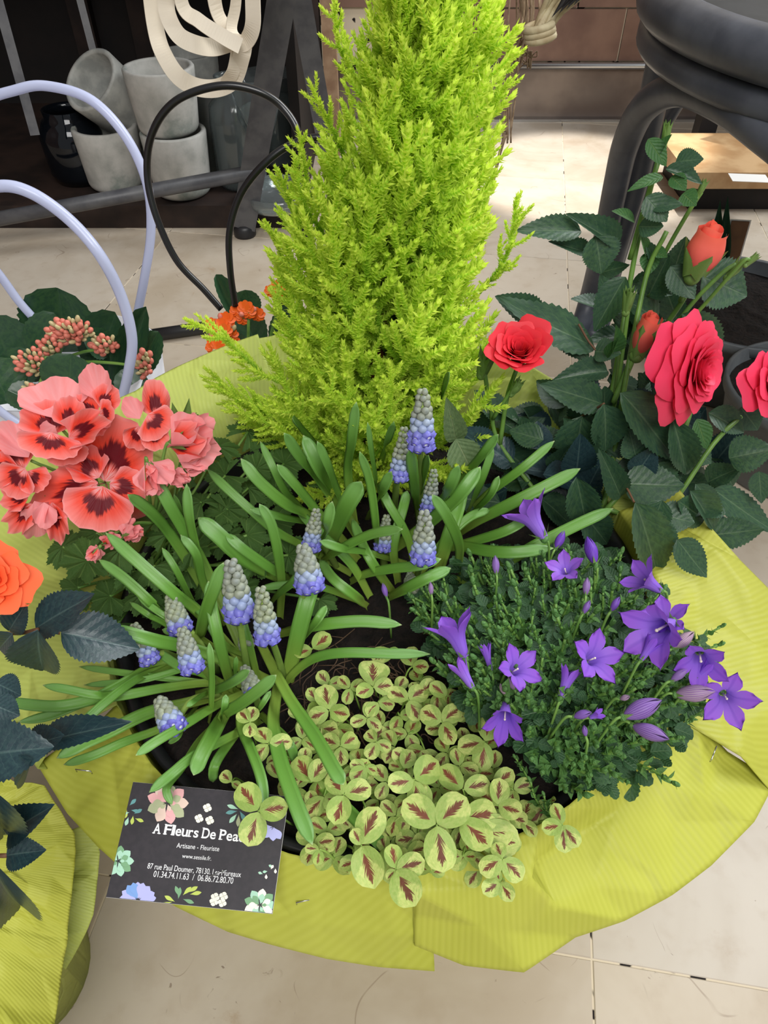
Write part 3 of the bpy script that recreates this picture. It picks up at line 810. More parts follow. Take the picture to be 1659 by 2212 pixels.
def up(a, b): return b if b > a else b + 2*math.pi
paper_panel(wp, 'paper_sheet', PC, full1, inner, aL, up(aL, aF2), 'green_paper_b', 0.0, seed=1.3, amp=0.006, crisp=True)
paper_panel(wp, 'paper_sheet', PC, full2, inner, aF, up(aF, aR + 0.03), 'green_paper', 0.006, seed=2.7, amp=0.015, crisp=True)
paper_panel(wp, 'paper_sheet', PC, full2, inner, aR, up(aR, aB + 0.1), 'green_paper_c', 0.007, seed=4.4, amp=0.008, crisp=True)
paper_panel(wp, 'paper_sheet', PC, full2, inner, aB, up(aB, aT + 0.1), 'green_paper_d', 0.004, seed=6.1)
paper_panel(wp, 'paper_sheet', PC, full2, inner, aT, up(aT, aL + 2*math.pi + 0.03), 'green_paper_d', 0.006, seed=8.3)
def staple(a, b, z, parent):
    A, B = PZ(*a, z), PZ(*b, z)
    put('staple', G().tube([A - Vector((0,0,.003)), A, B, B - Vector((0,0,.003))], 0.0004, 5).mesh('staple', 'staple'), parent)
staple((163,1662), (196,1666), .246, wp); staple((640,1950), (675,1942), .226, wp); staple((1537,1640), (1548,1612), .247, wp)

# ---------------------------------------------------------------- neighbouring bouquet wrap (left)
PL = PZ(-210, 1900, 0.2); PL.z = 0
inner_z = 0.22
wl = thing('bouquet_paper', 'green ribbed paper of the neighbouring bouquet with the orange rose', 'wrapping paper', (PL.x, PL.y, 0))
rl = [(-20,1672,.225),(40,1690,.222),(88,1692,.22),(130,1745,.21),(163,1812,.2),(158,1900,.19),(150,1970,.183),(132,2090,.17),(118,2230,.16),(100,2400,.155),(-100,2700,.15),(-500,2500,.15),(-600,1900,.16),(-400,1600,.2)]
tl = collar_table(PL, rl)
inl = lambda a: 0.045
paper_panel(wl, 'paper_sheet', PL, tl, inl, -math.pi, math.pi*0.999, 'green_paper', 0.0, False, amp=0.004, seed=11.7)
rl2 = [(x+ (52 if y < 1990 else 10), y + (5 if y > 1800 else 40), z-.03) for x, y, z in rl]
tl2 = collar_table(PL, rl2)
inner_z = 0.17
paper_panel(wl, 'paper_sheet', PL, tl2, inl, -0.35, 0.42, 'green_paper_d', 0.0, False, amp=0.003, seed=13.2)
# the bouquet's wrapped pot under the collar
put('wrapped_pot', G().revolve([(0.001, 0), (0.05, 0), (0.058, 0.1), (0.062, 0.20), (0.001, 0.20)], 32, 0, Matrix.Translation(PL)).mesh('wrapped_pot', 'green_paper_d'), wl)

# ================================================================== CONIFER
def spray_mesh(seed):
    rnd = random.Random(seed); g = G()
    bend = rnd.uniform(-0.10, 0.10)
    def axis(t): return Vector((t, bend*math.sin(t*2.4), 0.10*t*t + 0.03*math.sin(t*6+seed)))
    P = [axis(i/12.0) for i in range(13)]
    g.tube(P, [0.012*(1-0.8*i/12.0) for i in range(13)], 4, caps=False); g.uv[-52:] = [(i//4/12.0*0.5, 0) for i in range(52)]
    def needles(pts, ub, ue, ln, step):
        tot = 0; L = sum((pts[i+1]-pts[i]).length for i in range(len(pts)-1)); nn = max(3, int(L/step))
        for k in range(nn+1):
            f = k/float(nn)*(len(pts)-1); i = min(int(f), len(pts)-2); p = pts[i].lerp(pts[i+1], f-i)
            t = (pts[i+1]-pts[i]).normalized(); s = t.cross(Vector((0.1, 0.2, 1))).normalized(); b = t.cross(s)
            last = k >= nn-1
            for m_ in range(5 if last else 4):
                an = k*0.8 + m_*2*math.pi/4 + rnd.uniform(-.3, .3)
                r_ = s*math.cos(an) + b*math.sin(an)
                op = rnd.uniform(0.25, 0.5) if last else rnd.uniform(0.55, 0.95)
                d = (t*math.cos(op) + r_*math.sin(op)).normalized()
                l = ln*rnd.uniform(0.75, 1.15); w = d.cross(t).normalized()*ln*0.22
                h = r_*ln*0.12; uu = ub + (ue-ub)*f/(len(pts)-1.0)
                g.add([p - w*0.6, p + w*0.6, p + d*l*0.45 + w - h*0, p + d*l*0.45 - w, p + d*l, p + d*l*0.4 + h], [(0, 1, 2, 5), (0, 5, 3), (3, 5, 4), (5, 2, 4)], [(uu, .2), (uu, .2), (min(1, uu+.15), .5), (min(1, uu+.15), .5), (min(1, uu+.35), 1), (min(1, uu+.1), .5)])
    needles(P[2:], 0.0, 0.8, 0.050, 0.017)
    nb = 16
    for k in range(nb):
        t = 0.08 + 0.88*k/nb + rnd.uniform(-.02, .02); side = 1 if k % 2 else -1
        p = axis(t); ln = (0.235*(1-t)**0.6 + 0.065)*rnd.uniform(0.75, 1.2)
        roll = rnd.uniform(-1.2, 1.2)
        out = Vector((0, side*math.cos(roll), math.sin(roll)))
        d0 = (Vector((0.62, 0, 0.05)) + out*0.85).normalized(); d1 = (Vector((0.95, 0, 0.12)) + out*0.4).normalized()
        pts = [p]
        for q in range(1, 6): pts.append(pts[-1] + d0.lerp(d1, q/5.0).normalized()*ln/5)
        g.tube(pts, [0.006]*3 + [0.004]*3, 3, caps=False)
        g.uv[-18:] = [(0.3, 0)]*18
        needles(pts, 0.15 + 0.3*t, 0.8 + 0.2*t, 0.043, 0.0175)
        if ln > 0.24:
            for q in (2, 3):
                o2 = (d1 + out.cross(Vector((1, 0, 0)))*rnd.choice((-1, 1))*0.8).normalized()
                pp = [pts[q] + o2*ln*0.28*i/3.0 for i in range(4)]; needles(pp, 0.3, 0.95, 0.038, 0.021)
    return g.mesh('conifer_branch', 'conifer_leaf', False)
SPR = [spray_mesh(s) for s in range(6)]
T0 = Vector((-0.022, 0.47, SZ-0.01)); T1 = Vector((0.034, 0.475, 0.70))
con = thing('conifer', 'tall lime green feathery cypress conifer rising above the arrangement', 'conifer', T0)
put('trunk', G().tube(smooth([T0, T0.lerp(T1, 0.35) + Vector((0.004, -0.004, 0)), T0.lerp(T1, 0.7), T1], 6), [0.0055*(1-0.75*i/18.0) for i in range(19)], 8).mesh('trunk', 'conifer_bark'), con)
def trunk(z): return T0.lerp(T1, max(0, (z-T0.z)/(T1.z-T0.z)))
def spray(tip, d, L, roll):
    d = Vector(d).normalized()
    M_ = frame(tip - d*L, d, Vector((0, 0, 1)) - d*0.3) @ Matrix.Rotation(roll, 4, 'X') @ Matrix.Diagonal((L, L, L, 1))
    return put('branch', random.choice(SPR), con, M_)
NS = 225
for k in range(NS):
    f = (k+0.5)/NS
    z = 0.262 + 0.42*f**1.12
    phi = k*2.39996 + U(-.2, .2)
    env = (0.106 + 0.008*math.cos(phi)) - (z-0.25)*0.15 - max(0, z-0.5)*0.28
    if z < 0.33: env *= 0.92 + 0.25*max(0, -math.cos(phi))
    rr = env*(U(0.70, 1.10) if k % 4 else U(0.3, 0.65))
    o = trunk(z); tip = Vector((o.x + rr*math.cos(phi), o.y + rr*math.sin(phi), z + U(-.008, .008)))
    tilt = math.radians(54 - 34*min(1, (z-0.26)/0.18) + U(-8, 8))
    dz = max(rr/math.tan(tilt), math.sqrt(max(0.0, 0.075**2 - rr*rr))); dz = min(dz, 0.115, z - SZ - 0.004)
    s0 = trunk(z - dz); s0 = s0.lerp(Vector((tip.x, tip.y, s0.z)), 0.12)
    spray(tip, tip - s0, max(0.05, (tip-s0).length), U(-.7, .7))
for (px, py, bx, by, Y) in ((392,712,560,800,.46),(425,815,570,880,.44),(455,862,600,900,.42),(482,905,620,930,.41),(565,640,640,760,.45),(612,300,660,420,.47),(1132,455,1060,600,.47),(1122,195,1040,320,.475),(1128,120,1040,250,.48),(560,495,630,620,.46),
                            (1008,740,940,860,.41),(990,850,920,900,.42),(1090,380,1010,520,.47),(705,30,760,150,.47),(640,360,690,480,.45),(820,820,810,960,.385),(720,850,735,960,.40),(590,380,650,500,.46),(1100,90,1020,200,.48),(655,200,720,320,.47)):
    tip = PY(px, py, Y); b = PY(bx, by, Y+0.02); spray(tip, tip-b, max(0.07, (tip-b).length*1.3), U(-.5, .5))

# ================================================================== MUSCARI
def blade(parent, px, z0, z1, wpx, arch=0.018, name='leaf'):
    n = len(px); pts = []
    for i, (x, y) in enumerate(px):
        t = i/(n-1.0); pts.append(PZ(x, y, z0 + (z1-z0)*t + arch*math.sin(math.pi*t)))
    P = smooth(pts, 6); k = len(P); w = mpx(wpx, P[k//2]) * 0.49
    vs, uv = [], []; sec = [(-1, 0.12), (-0.5, -0.10), (0, -0.24), (0.5, -0.10), (1, 0.12), (0.6, -0.20), (0, -0.42), (-0.6, -0.20)]
    tl = U(-.35, .35)
    for i in range(k):
        t = i/(k-1.0); tn = (P[min(i+1, k-1)] - P[max(i-1, 0)]).normalized()
        nn = (CAM - P[i]).normalized()*0.75 + Vector((tl, -0.1, 0.5)); s = tn.cross(nn).normalized(); nb = s.cross(tn)
        ww = w*(0.80 + 0.20*min(1, t*2.2))
        if t > 0.84: ww *= max(0.03, 1 - ((t-0.84)/0.16)**2.6)
        for a, b in sec: vs.append(P[i] + s*a*ww + nb*b*ww*1.15); uv.append((t, a*0.5+0.5))
    m_ = len(sec); fs = []
    for i in range(k-1):
        for j in range(m_): fs.append((i*m_+j, i*m_+(j+1) % m_, (i+1)*m_+(j+1) % m_, (i+1)*m_+j))
    fs.append(tuple(range((k-1)*m_, k*m_)))
    return put(name, mesh(name, vs, fs, 'muscari_leaf', uv), parent)
# florets
FB = G().revolve([(0.001, 0), (0.32, 0.06), (0.48, 0.28), (0.5, 0.55), (0.42, 0.8), (0.30, 0.92), (0.30, 0.97), (0.36, 1.03), (0.24, 0.98), (0.001, 0.95)], 10).mesh('floret', 'floret_bloom')
FM = G().revolve([(0.001, 0), (0.36, 0.08), (0.52, 0.4), (0.48, 0.75), (0.25, 0.98), (0.001, 1.0)], 9).mesh('floret_mid', 'floret_mid')
FG = G().revolve([(0.001, 0), (0.4, 0.1), (0.56, 0.42), (0.5, 0.75), (0.28, 0.95), (0.001, 1.0)], 8)
def muscari_spike(parent, top, bot, wpx, Z, base, bloom=1.0):
    """top, bot: pixels of the flower head; Z: height of its lower end; base: stem foot pixel"""
    B = PZ(bot[0], bot[1], Z)
    T = PY(top[0], top[1], B.y + 0.012); ax = T-B; L = ax.length
    foot = PZ(base[0], base[1], SZ)
    st_ = stem(parent, [foot, foot.lerp(B, 0.55) + Vector((0, 0, 0.012)), B, B + ax*0.95], mpx(9, B), mpx(5, B), 'muscari_stem', 'flower_stem')
    Rm = mpx(wpx, B)*0.56; A = axis_mat(B, ax)
    gb = G(); rows = 10
    for r in range(rows):
        t = 0.02 + 0.93*r/(rows-1.0); rad = Rm*(1.0 - 0.80*t**1.25)*0.74; cnt = max(3, int(8 - 4.5*t)); sz = Rm*(0.60 - 0.30*t)
        for k in range(cnt):
            an = 2*math.pi*(k + 0.5*(r % 2))/cnt + U(-.1, .1)
            o = A @ Vector((math.cos(an)*rad*0.45, math.sin(an)*rad*0.45, t*L))
            tilt = 2.45 - 1.75*t + U(-.12, .12)     # drooping below, ascending above
            d = A.to_3x3() @ Vector((math.cos(an)*math.sin(tilt), math.sin(an)*math.sin(tilt), math.cos(tilt)))
            if t < 0.20*bloom: put('floret', FB, st_, axis_mat(o, d, sz*1.25))
            elif t < 0.38*bloom: put('floret', FM, st_, axis_mat(o, d, sz*1.2))
            else:
                MM = axis_mat(o, d, sz*1.25); gb.add([MM @ v for v in FG.v], FG.f, FG.uv)
    put('bud_cluster', gb.mesh('bud_cluster', 'floret_bud'), st_)
LEFT = [
 ([(480,1340),(385,1180),(330,1110),(275,1068)],26,.34),([(530,1420),(450,1240),(400,1150),(365,1090),(335,1028)],27,.35),
 ([(490,1350),(440,1260),(420,1170),(408,1110),(403,1045)],23,.35),([(430,1240),(400,1150),(390,1105),(376,1068)],12,.33),
 ([(480,1350),(440,1260),(425,1200),(390,1155)],19,.32),([(525,1430),(430,1325),(380,1285),(300,1215),(228,1150)],27,.33),
 ([(440,1410),(355,1330),(330,1305),(270,1250),(213,1208)],22,.31),([(480,1410),(415,1365),(380,1345),(340,1320),(296,1288)],15,.29),
 ([(430,1400),(360,1350),(320,1328),(280,1300)],13,.28),([(450,1360),(410,1290),(380,1230),(350,1183)],15,.31),
 ([(425,1400),(432,1370),(445,1320),(463,1270),(483,1215)],28,.34),([(580,1470),(500,1432),(400,1398),(340,1385),(290,1372),(232,1356)],30,.31),
 ([(470,1410),(420,1385),(385,1368),(350,1360)],19,.28),
 ([(520,1440),(400,1420),(330,1440),(260,1480),(200,1510),(130,1525),(60,1522),(0,1510)],25,.28),
 ([(540,1480),(450,1475),(360,1485),(280,1500),(190,1515),(110,1545),(38,1560)],22,.275),
 ([(420,1480),(320,1490),(245,1500),(210,1502),(150,1490),(92,1480)],19,.29),
 ([(470,1430),(350,1445),(290,1470),(230,1515),(180,1560),(130,1602)],20,.29),
 ([(520,1490),(400,1520),(320,1540),(240,1578),(180,1605),(122,1638)],31,.28),
 ([(450,1530),(345,1575),(270,1602),(200,1632),(137,1652)],20,.265),([(545,1490),(475,1520),(400,1565),(340,1600),(293,1632)],21,.30),
 ([(430,1520),(398,1560),(385,1590),(363,1605)],14,.265),([(480,1478),(440,1500),(420,1514),(403,1526)],12,.29),
 ([(565,1555),(500,1590),(420,1632),(370,1672),(322,1712)],22,.285),([(470,1560),(430,1600),(395,1655),(365,1692),(360,1712),(372,1738)],18,.27),
 ([(500,1520),(480,1550),(460,1585),(435,1632),(418,1675)],33,.28),([(518,1520),(520,1570),(540,1615),(564,1680),(573,1752)],23,.28),
 ([(600,1480),(590,1560),(605,1640),(640,1740),(675,1825)],34,.29),([(560,1385),(620,1500),(680,1590),(720,1660),(742,1695)],31,.29),
 ([(470,1560),(480,1545),(520,1520),(560,1490),(597,1458)],27,.32),([(420,1500),(465,1490),(500,1475),(540,1448)],23,.32),
 ([(450,1565),(456,1530),(458,1470),(456,1430),(452,1388)],16,.32),([(478,1560),(484,1535),(488,1500)],16,.29),
 ([(505,1495),(490,1450),(472,1380),(457,1310),(450,1255)],26,.31),([(505,1500),(508,1450),(511,1418)],11,.30),
 ([(540,1550),(560,1530),(585,1492)],14,.29),([(620,1475),(640,1385),(662,1300),(684,1225)],38,.30),
 ([(595,1372),(640,1360),(690,1350),(780,1342),(868,1350)],27,.28),([(615,1475),(650,1440),(690,1418),(750,1410),(840,1412),(930,1413)],23,.275),
 ([(630,1410),(660,1370),(685,1340),(705,1308)],20,.29),([(470,1450),(420,1440),(300,1470),(180,1480)],15,.26),([(480,1440),(380,1400),(300,1395),(130,1400)],16,.25),
 ([(500,1480),(400,1470),(280,1455),(170,1440)],15,.255),([(540,1420),(480,1390),(440,1330),(400,1290)],18,.27),([(560,1540),(620,1600),(640,1650)],22,.25),
 ([(520,1500),(440,1455),(390,1440),(330,1400)],20,.27),([(560,1480),(540,1400),(520,1330),(500,1280)],20,.28),([(545,1540),(470,1640),(460,1690)],22,.25),([(640,1640),(720,1720),(800,1800),(830,1830)],30,.25)]
RIGHT = [
 ([(760,1240),(660,1182),(600,1150),(540,1100),(490,1055),(447,1013)],20,.32),([(775,1210),(680,1122),(620,1090),(560,1040),(520,990)],25,.34),
 ([(690,1160),(650,1100),(615,1060),(590,1010),(562,953)],17,.33),([(770,1200),(690,1110),(640,1050),(598,1003)],23,.33),
 ([(785,1180),(700,1050),(650,990),(613,935)],25,.36),([(770,1140),(720,1060),(690,1010),(655,940)],32,.34),([(790,1185),(735,1075),(710,1010),(685,953)],20,.35),
 ([(720,1040),(680,965),(650,925),(632,903)],26,.36),([(770,1160),(752,1030),(760,950),(770,868)],23,.37),([(810,1215),(813,1150),(800,1045),(777,975)],19,.36),
 ([(830,1100),(815,1050),(803,980),(794,912)],13,.36),([(795,1120),(808,1090),(825,1060),(846,1018)],23,.34),([(815,1020),(830,975),(851,910)],17,.36),
 ([(690,1225),(720,1150),(750,1090),(781,1040)],40,.33),([(683,1210),(695,1170),(705,1140),(718,1083)],25,.34),
 ([(683,1222),(720,1195),(800,1155),(870,1143)],23,.33),([(880,1218),(800,1195),(740,1185),(690,1168)],19,.31),
 ([(650,1265),(580,1235),(520,1200),(470,1155),(428,1118)],36,.32),([(640,1260),(600,1238),(530,1190),(487,1153)],23,.31),
 ([(605,1335),(608,1260),(600,1190),(585,1130),(560,1088)],23,.33),([(720,1135),(650,1125),(600,1115),(540,1100)],18,.31),
 ([(578,1312),(600,1285),(628,1262),(653,1238)],21,.31),([(795,1312),(770,1290),(720,1250),(690,1208)],23,.27),
 ([(755,1258),(790,1240),(850,1228),(905,1222),(953,1207)],23,.29),([(838,1292),(870,1275),(920,1250),(974,1227)],27,.28),
 ([(925,1190),(990,1180),(1050,1190),(1110,1193),(1196,1184)],27,.29),([(935,1192),(1020,1170),(1090,1148),(1143,1119)],23,.30),
 ([(985,1155),(1030,1125),(1100,1090),(1180,1050),(1254,1012)],27,.31),([(1005,1112),(1060,1062),(1130,1010),(1198,952)],20,.32),
 ([(990,1265),(1100,1210),(1160,1177),(1250,1132),(1325,1098)],27,.28),([(945,1105),(1000,1032),(1040,985),(1077,938)],23,.34),
 ([(820,1205),(900,1150),(960,1100),(1000,1060),(1038,1008)],32,.33),([(915,1130),(945,1090),(970,1055),(991,1005)],25,.34),
 ([(1000,1130),(1030,1100),(1060,1068),(1078,1028)],18,.32),([(903,1130),(895,1050),(887,968)],25,.36),([(905,1100),(913,1040),(926,983)],25,.35),
 ([(988,1240),(992,1180),(968,1120),(933,1068)],24,.33),([(1000,1130),(1035,1050),(1066,965)],17,.33),([(945,970),(942,900),(955,850),(971,803)],22,.38),
 ([(945,1240),(962,1180),(985,1110),(1000,1050)],32,.29),([(968,1275),(985,1310),(1015,1345),(1063,1380)],24,.27),([(980,1243),(1030,1280),(1080,1330),(1128,1372)],15,.27),
 ([(850,1280),(820,1240),(790,1190),(760,1120)],22,.28),([(860,1260),(850,1180),(870,1100),(880,1060)],22,.29),([(800,1290),(760,1220),(700,1160),(640,1100)],22,.28),
 ([(780,1300),(700,1270),(640,1262),(560,1270)],18,.27),([(900,1240),(880,1160),(840,1090),(820,1050)],20,.30),([(900,1250),(950,1180),(1010,1120),(1060,1100)],20,.28)]
gl = thing('grape_hyacinth', 'grape hyacinth with blue flower spikes, leaves trailing over the business card', 'flower plant', PZ(545, 1500, SZ-0.012), 'grape hyacinths in the planter')
gr = thing('grape_hyacinth', 'grape hyacinth with blue flower spikes growing at the foot of the conifer', 'flower plant', PZ(830, 1235, SZ-0.012), 'grape hyacinths in the planter')
for px, w, z in LEFT: blade(gl, px, SZ, z, w)
for px, w, z in RIGHT: blade(gr, px, SZ, z, w)
for a in (((500,1215),(517,1318),66,.315,(540,1480),1.0),((564,1272),(577,1372),54,.305,(615,1465),1.0),((394,1360),(414,1436),52,.30,(480,1500),1.0),((368,1290),(388,1352),52,.285,(470,1450),.7),
          ((345,1512),(372,1566),58,.285,(480,1500),.9),((290,1350),(322,1420),44,.275,(420,1450),1.1),((528,1442),(545,1488),42,.28,(560,1530),.2),((528,1358),(532,1392),34,.265,(545,1440),.0)):
    muscari_spike(gl, *a)
for a in (((655,1182),(668,1258),62,.31,(640,1400),1.0),((684,1102),(672,1178),40,.30,(730,1230),1.0),((914,845),(910,955),58,.36,(905,1140),1.25),((874,925),(861,1026),42,.33,(850,1130),1.1),
          ((938,1016),(926,1098),36,.29,(905,1160),1.0),((918,1107),(914,1200),54,.31,(900,1260),1.0),((836,1115),(826,1180),36,.27,(830,1230),.8),((886,1240),(888,1268),34,.26,(890,1290),.0)):
    muscari_spike(gr, *a)
# ================================================================== CLOVER
CL = [leaf_mesh('leaflet', 'clover_leaflet', obov, 10, 3, fold=f, curl=c, ruffle=r) for f, c, r in ((0.12, 0.10, 0.02), (0.3, 0.05, 0.03), (-0.1, 0.22, 0.02), (0.05, 0.0, 0.04))]
clv = thing('variegated_clover', 'variegated clover with cream green leaflets marked dark red', 'clover', PZ(850, 1650, SZ-0.012))
def clover_leaf(c, tips, z, foot=None, w=0.78):
    C = PZ(c[0], c[1], z); f = PZ(*foot, SZ-0.002) if foot else Vector((C.x*0.93 + U(-.012, .012), C.y*0.93 + 0.02 + U(-.012, .012), SZ-0.002))
    st_ = stem(clv, [f, f.lerp(C, 0.6) + Vector((0, 0, 0.006)), C], 0.0007, 0.0005, 'clover_stem', 'leaf_stalk', 5, 4)
    for t in tips:
        T = PZ(t[0], t[1], z + U(-.004, .005)); L = (T-C).length
        n_ = (CAM-C).normalized()*0.9 + Vector((U(-.35, .35), U(-.35, .35), 0.5))
        place_leaf(st_, 'leaflet', random.choice(CL), C + (T-C)*0.03, T, L*w*U(0.9, 1.1), n_)
MAIN = [((558,1752),[(516,1692),(622,1742),(536,1828)],.285),((743,1717),[(708,1668),(802,1697),(722,1780)],.275),((780,1826),[(816,1738),(808,1918),(762,1790)],.275),
 ((943,1782),[(872,1727),(1008,1722),(960,1874)],.275),((928,1743),[(900,1688),(985,1770)],.27),((883,1512),[(838,1490),(923,1482),(905,1556)],.26),((955,1560),[(908,1532),(995,1526),(978,1606)],.268),
 ((1047,1602),[(990,1614),(1064,1542),(1040,1662)],.262),((843,1510-110),[(806,1428)],.25),((806,1485),[(806,1422),(850,1480),(770,1500)],.262),((711,1540-5),[(700,1478),(755,1545),(668,1552)],.262),
 ((675,1402),[(636,1414),(712,1368)],.26),((580,1607),[(556,1570),(632,1600),(545,1640)],.275),((735,1612),[(695,1592),(772,1590),(738,1655)],.262),((813,1603),[(790,1580),(845,1618),(795,1640)],.262),
 ((790,1656),[(755,1650),(760,1690),(815,1668)],.265),((768,1690),[(742,1690),(795,1640)],.26),((895,1685),[(838,1695),(952,1640),(905,1745)],.275),((1000,1705),[(950,1655),(1060,1690)],.27),
 ((1075,1740),[(1022,1700),(1080,1680),(1128,1755)],.27),((1067,1702),[(1020,1718),(1108,1662)],.262),((995,1770),[(1075,1755),(1060,1830)],.272),((1020,1800),[(1125,1822),(1110,1790)],.265),
 ((855,1878),[(845,1822),(918,1860),(835,1900),(895,1955)],.272),((838,1822),[(815,1835),(868,1900)],.255),((1085,1855),[(1130,1900),(1040,1880),(1070,1815)],.274),((1080,1905),[(1045,1928),(1105,1945),(1072,1880)],.270),
 ((1215,1782),[(1195,1735),(1222,1838),(1170,1790),(1248,1825)],.278),((1190,1730),[(1145,1780),(1200,1728)],.255),((1000,1850),[(1030,1850),(965,1850)],.26),((690,1835),[(685,1870),(660,1830)],.262),
 ((672,1690),[(640,1632),(700,1640)],.262),((700,1720),[(660,1760),(740,1745)],.255),((540,1560),[(515,1535),(550,1525),(540,1590)],.28),((870,1660),[(840,1650),(890,1620)],.262),((905,1500),[(890,1470),(940,1470)],.255),
 ((965,1505),[(930,1475),(985,1490)],.258),((890,1440),[(880,1395),(925,1440)],.252),((500,1690),[(478,1668),(520,1700)],.262),((930,1900-15),[(890,1860),(960,1880)],.266)]
for c, t, z in MAIN: clover_leaf(c, t, z)
def inpoly(p, poly):
    x, y = p; r_ = False; j = len(poly)-1
    for i in range(len(poly)):
        xi, yi = poly[i]; xj, yj = poly[j]
        if (yi > y) != (yj > y) and x < (xj-xi)*(y-yi)/(yj-yi) + xi: r_ = not r_
        j = i
    return r_
POLY = [(650,1490),(760,1460),(900,1440),(990,1490),(1040,1560),(1080,1650),(1130,1700),(1130,1790),(1090,1880),(900,1890),(800,1870),(690,1850),(640,1760),(590,1660),(640,1600)]
random.seed(21)
pts = []
tries = 0
while len(pts) < 80 and tries < 6000:
    tries += 1; p = (U(590, 1130), U(1440, 1890))
    if inpoly(p, POLY) and all((p[0]-q[0])**2 + (p[1]-q[1])**2 > 36**2 for q in pts): pts.append(p)
for p in pts:
    s = 35 + (p[1]-1440)/450.0*14; a = U(0, 6.28); k = random.choice((3, 3, 3, 2))
    clover_leaf(p, [(p[0] + s*math.cos(a+i*2.094), p[1] + s*math.sin(a+i*2.094)) for i in range(k)], U(.246, .258))

# ================================================================== CAMPANULA
random.seed(33)
cam_p = thing('campanula', 'campanula mound of small dark leaves with violet bell flowers', 'flower plant', PZ(1230, 1430, SZ-0.012))
CP = [(900,1290),(960,1240),(1090,1190),(1210,1180),(1330,1200),(1400,1260),(1450,1380),(1520,1370),(1545,1420),(1500,1550),(1440,1640),(1340,1700),(1230,1715),(1150,1650),(1090,1570),(1000,1500),(920,1400)]
CLF = [leaf_mesh('leaf', 'campanula_leaf', lambda u: obov(1-u) if u > 0 else 0.05, 10, 2, teeth=0.10, fold=0.25, curl=c) for c in (0.05, 0.2)]
def dome(x, y):
    d = math.hypot((x-1230)/330.0, (y-1440)/290.0); return 0.262 + 0.045*max(0.0, 1-d*d)
n = 0
while n < 280:
    x, y = U(890, 1550), U(1180, 1720)
    if not inpoly((x, y), CP): continue
    C = PZ(x, y, dome(x, y) - U(0.004, 0.03)); a = U(0, 6.28); L = mpx(U(30, 52), C)
    d = Vector((math.cos(a), math.sin(a), U(-.3, .35)))
    place_leaf(cam_p, 'leaf', random.choice(CLF), C, C + d*L, L*U(0.8, 1.0), Vector((U(-.5, .5), U(-.6, .2), 1))); n += 1
g = G(); n = 0
while n < 700:
    x, y = U(880, 1550), U(1175, 1725)
    if not inpoly((x, y), CP): continue
    C = PZ(x, y, dome(x, y) - U(0.002, 0.026)); a = U(0, 6.28); L = mpx(U(20, 36), C)
    dd = Vector((math.cos(a), math.sin(a), U(-.3, .6))).normalized()
    M_ = frame(C, dd, Vector((U(-.5, .5), U(-.6, .2), 1))) @ Matrix.Diagonal((L, L*.8, L, 1))
    g.add([M_ @ v.co for v in CLF[0].vertices], [tuple(p.vertices) for p in CLF[0].polygons], [(v.co.x, .5+v.co.y) for v in CLF[0].vertices]); n += 1
fo = put('small_foliage', g.mesh('small_foliage', 'campanula_leaf'), cam_p); fo['kind'] = 'stuff'
def sprig_mesh(seed):
    rnd = random.Random(seed); g = G()
    P = smooth([(0, 0, 0), (rnd.uniform(-.05, .05), .04, .5), (rnd.uniform(-.1, .1), .02, 1)], 4)
    g.tube(P, 0.025, 5)
    for k in range(13):
        t = 0.2 + 0.8*k/12.0; p = P[min(len(P)-1, int(t*(len(P)-1)))]; an = k*2.4; L = rnd.uniform(.16, .32)*(1.15-0.5*t)
        el = rnd.uniform(0.2, 0.9) + 0.4*t
        d = Vector((math.cos(an)*math.cos(el), math.sin(an)*math.cos(el), math.sin(el)))
        M_ = frame(p, d, Vector((0, 0, 1))) @ Matrix.Diagonal((L, L*0.62, L, 1))
        vs, fs, uv = [], [], []
        for i in range(5):
            u = i/4.0; hw = lance(u)*0.5
            for s in (-1, 0, 1): vs.append(M_ @ Vector((u, s*hw, 0.15*abs(s)*hw - .1*u*u))); uv.append((u, .5+.5*s))
        for i in range(4):
            for j in range(2): fs.append((i*3+j, i*3+3+j, i*3+4+j, i*3+1+j))
        g.add(vs, fs, uv, 1)
    g.ball(P[-1] + Vector((0, 0, .05)), 0.055, 5, 7, 1, (0.8, 0.8, 1.6))
    return g.mesh('sprig', ['green_stem', 'sprig_leaf'])
SPG = [sprig_mesh(s) for s in range(5)]
n = 0
while n < 250:
    x, y = U(890, 1550), U(1180, 1720)
    if not inpoly((x, y), CP): continue
    z = dome(x, y); C = PZ(x, y, z); dx, dy = (x-1230)/330.0, (1440-y)/290.0
    d = Vector((dx*0.9 + U(-.4, .4), dy*0.9 + U(-.4, .4), 1.0)).normalized(); L = U(0.024, 0.040)
    put('sprig', random.choice(SPG), cam_p, axis_mat(C - d*L*0.8, d, L, U(0, 6))); n += 1
for (a, b) in (((1480,1400),(1555,1350)),((1450,1600),(1520,1530)),((1350,1640),(1460,1690)),((1180,1640),(1130,1560)),((1150,1700),(1110,1640)),((1180,1760),(1140,1690)),((1200,1780),(1170,1720)),((1290,1660),(1345,1690)),((1420,1610),(1490,1560)),((930,1310),(925,1260)),((1065,1250),(1072,1200)),((1060,1290),(1065,1220))):
    A = PZ(*a, .255); B = PZ(*b, .272); put('sprig', random.choice(SPG), cam_p, axis_mat(A, B-A, (B-A).length))
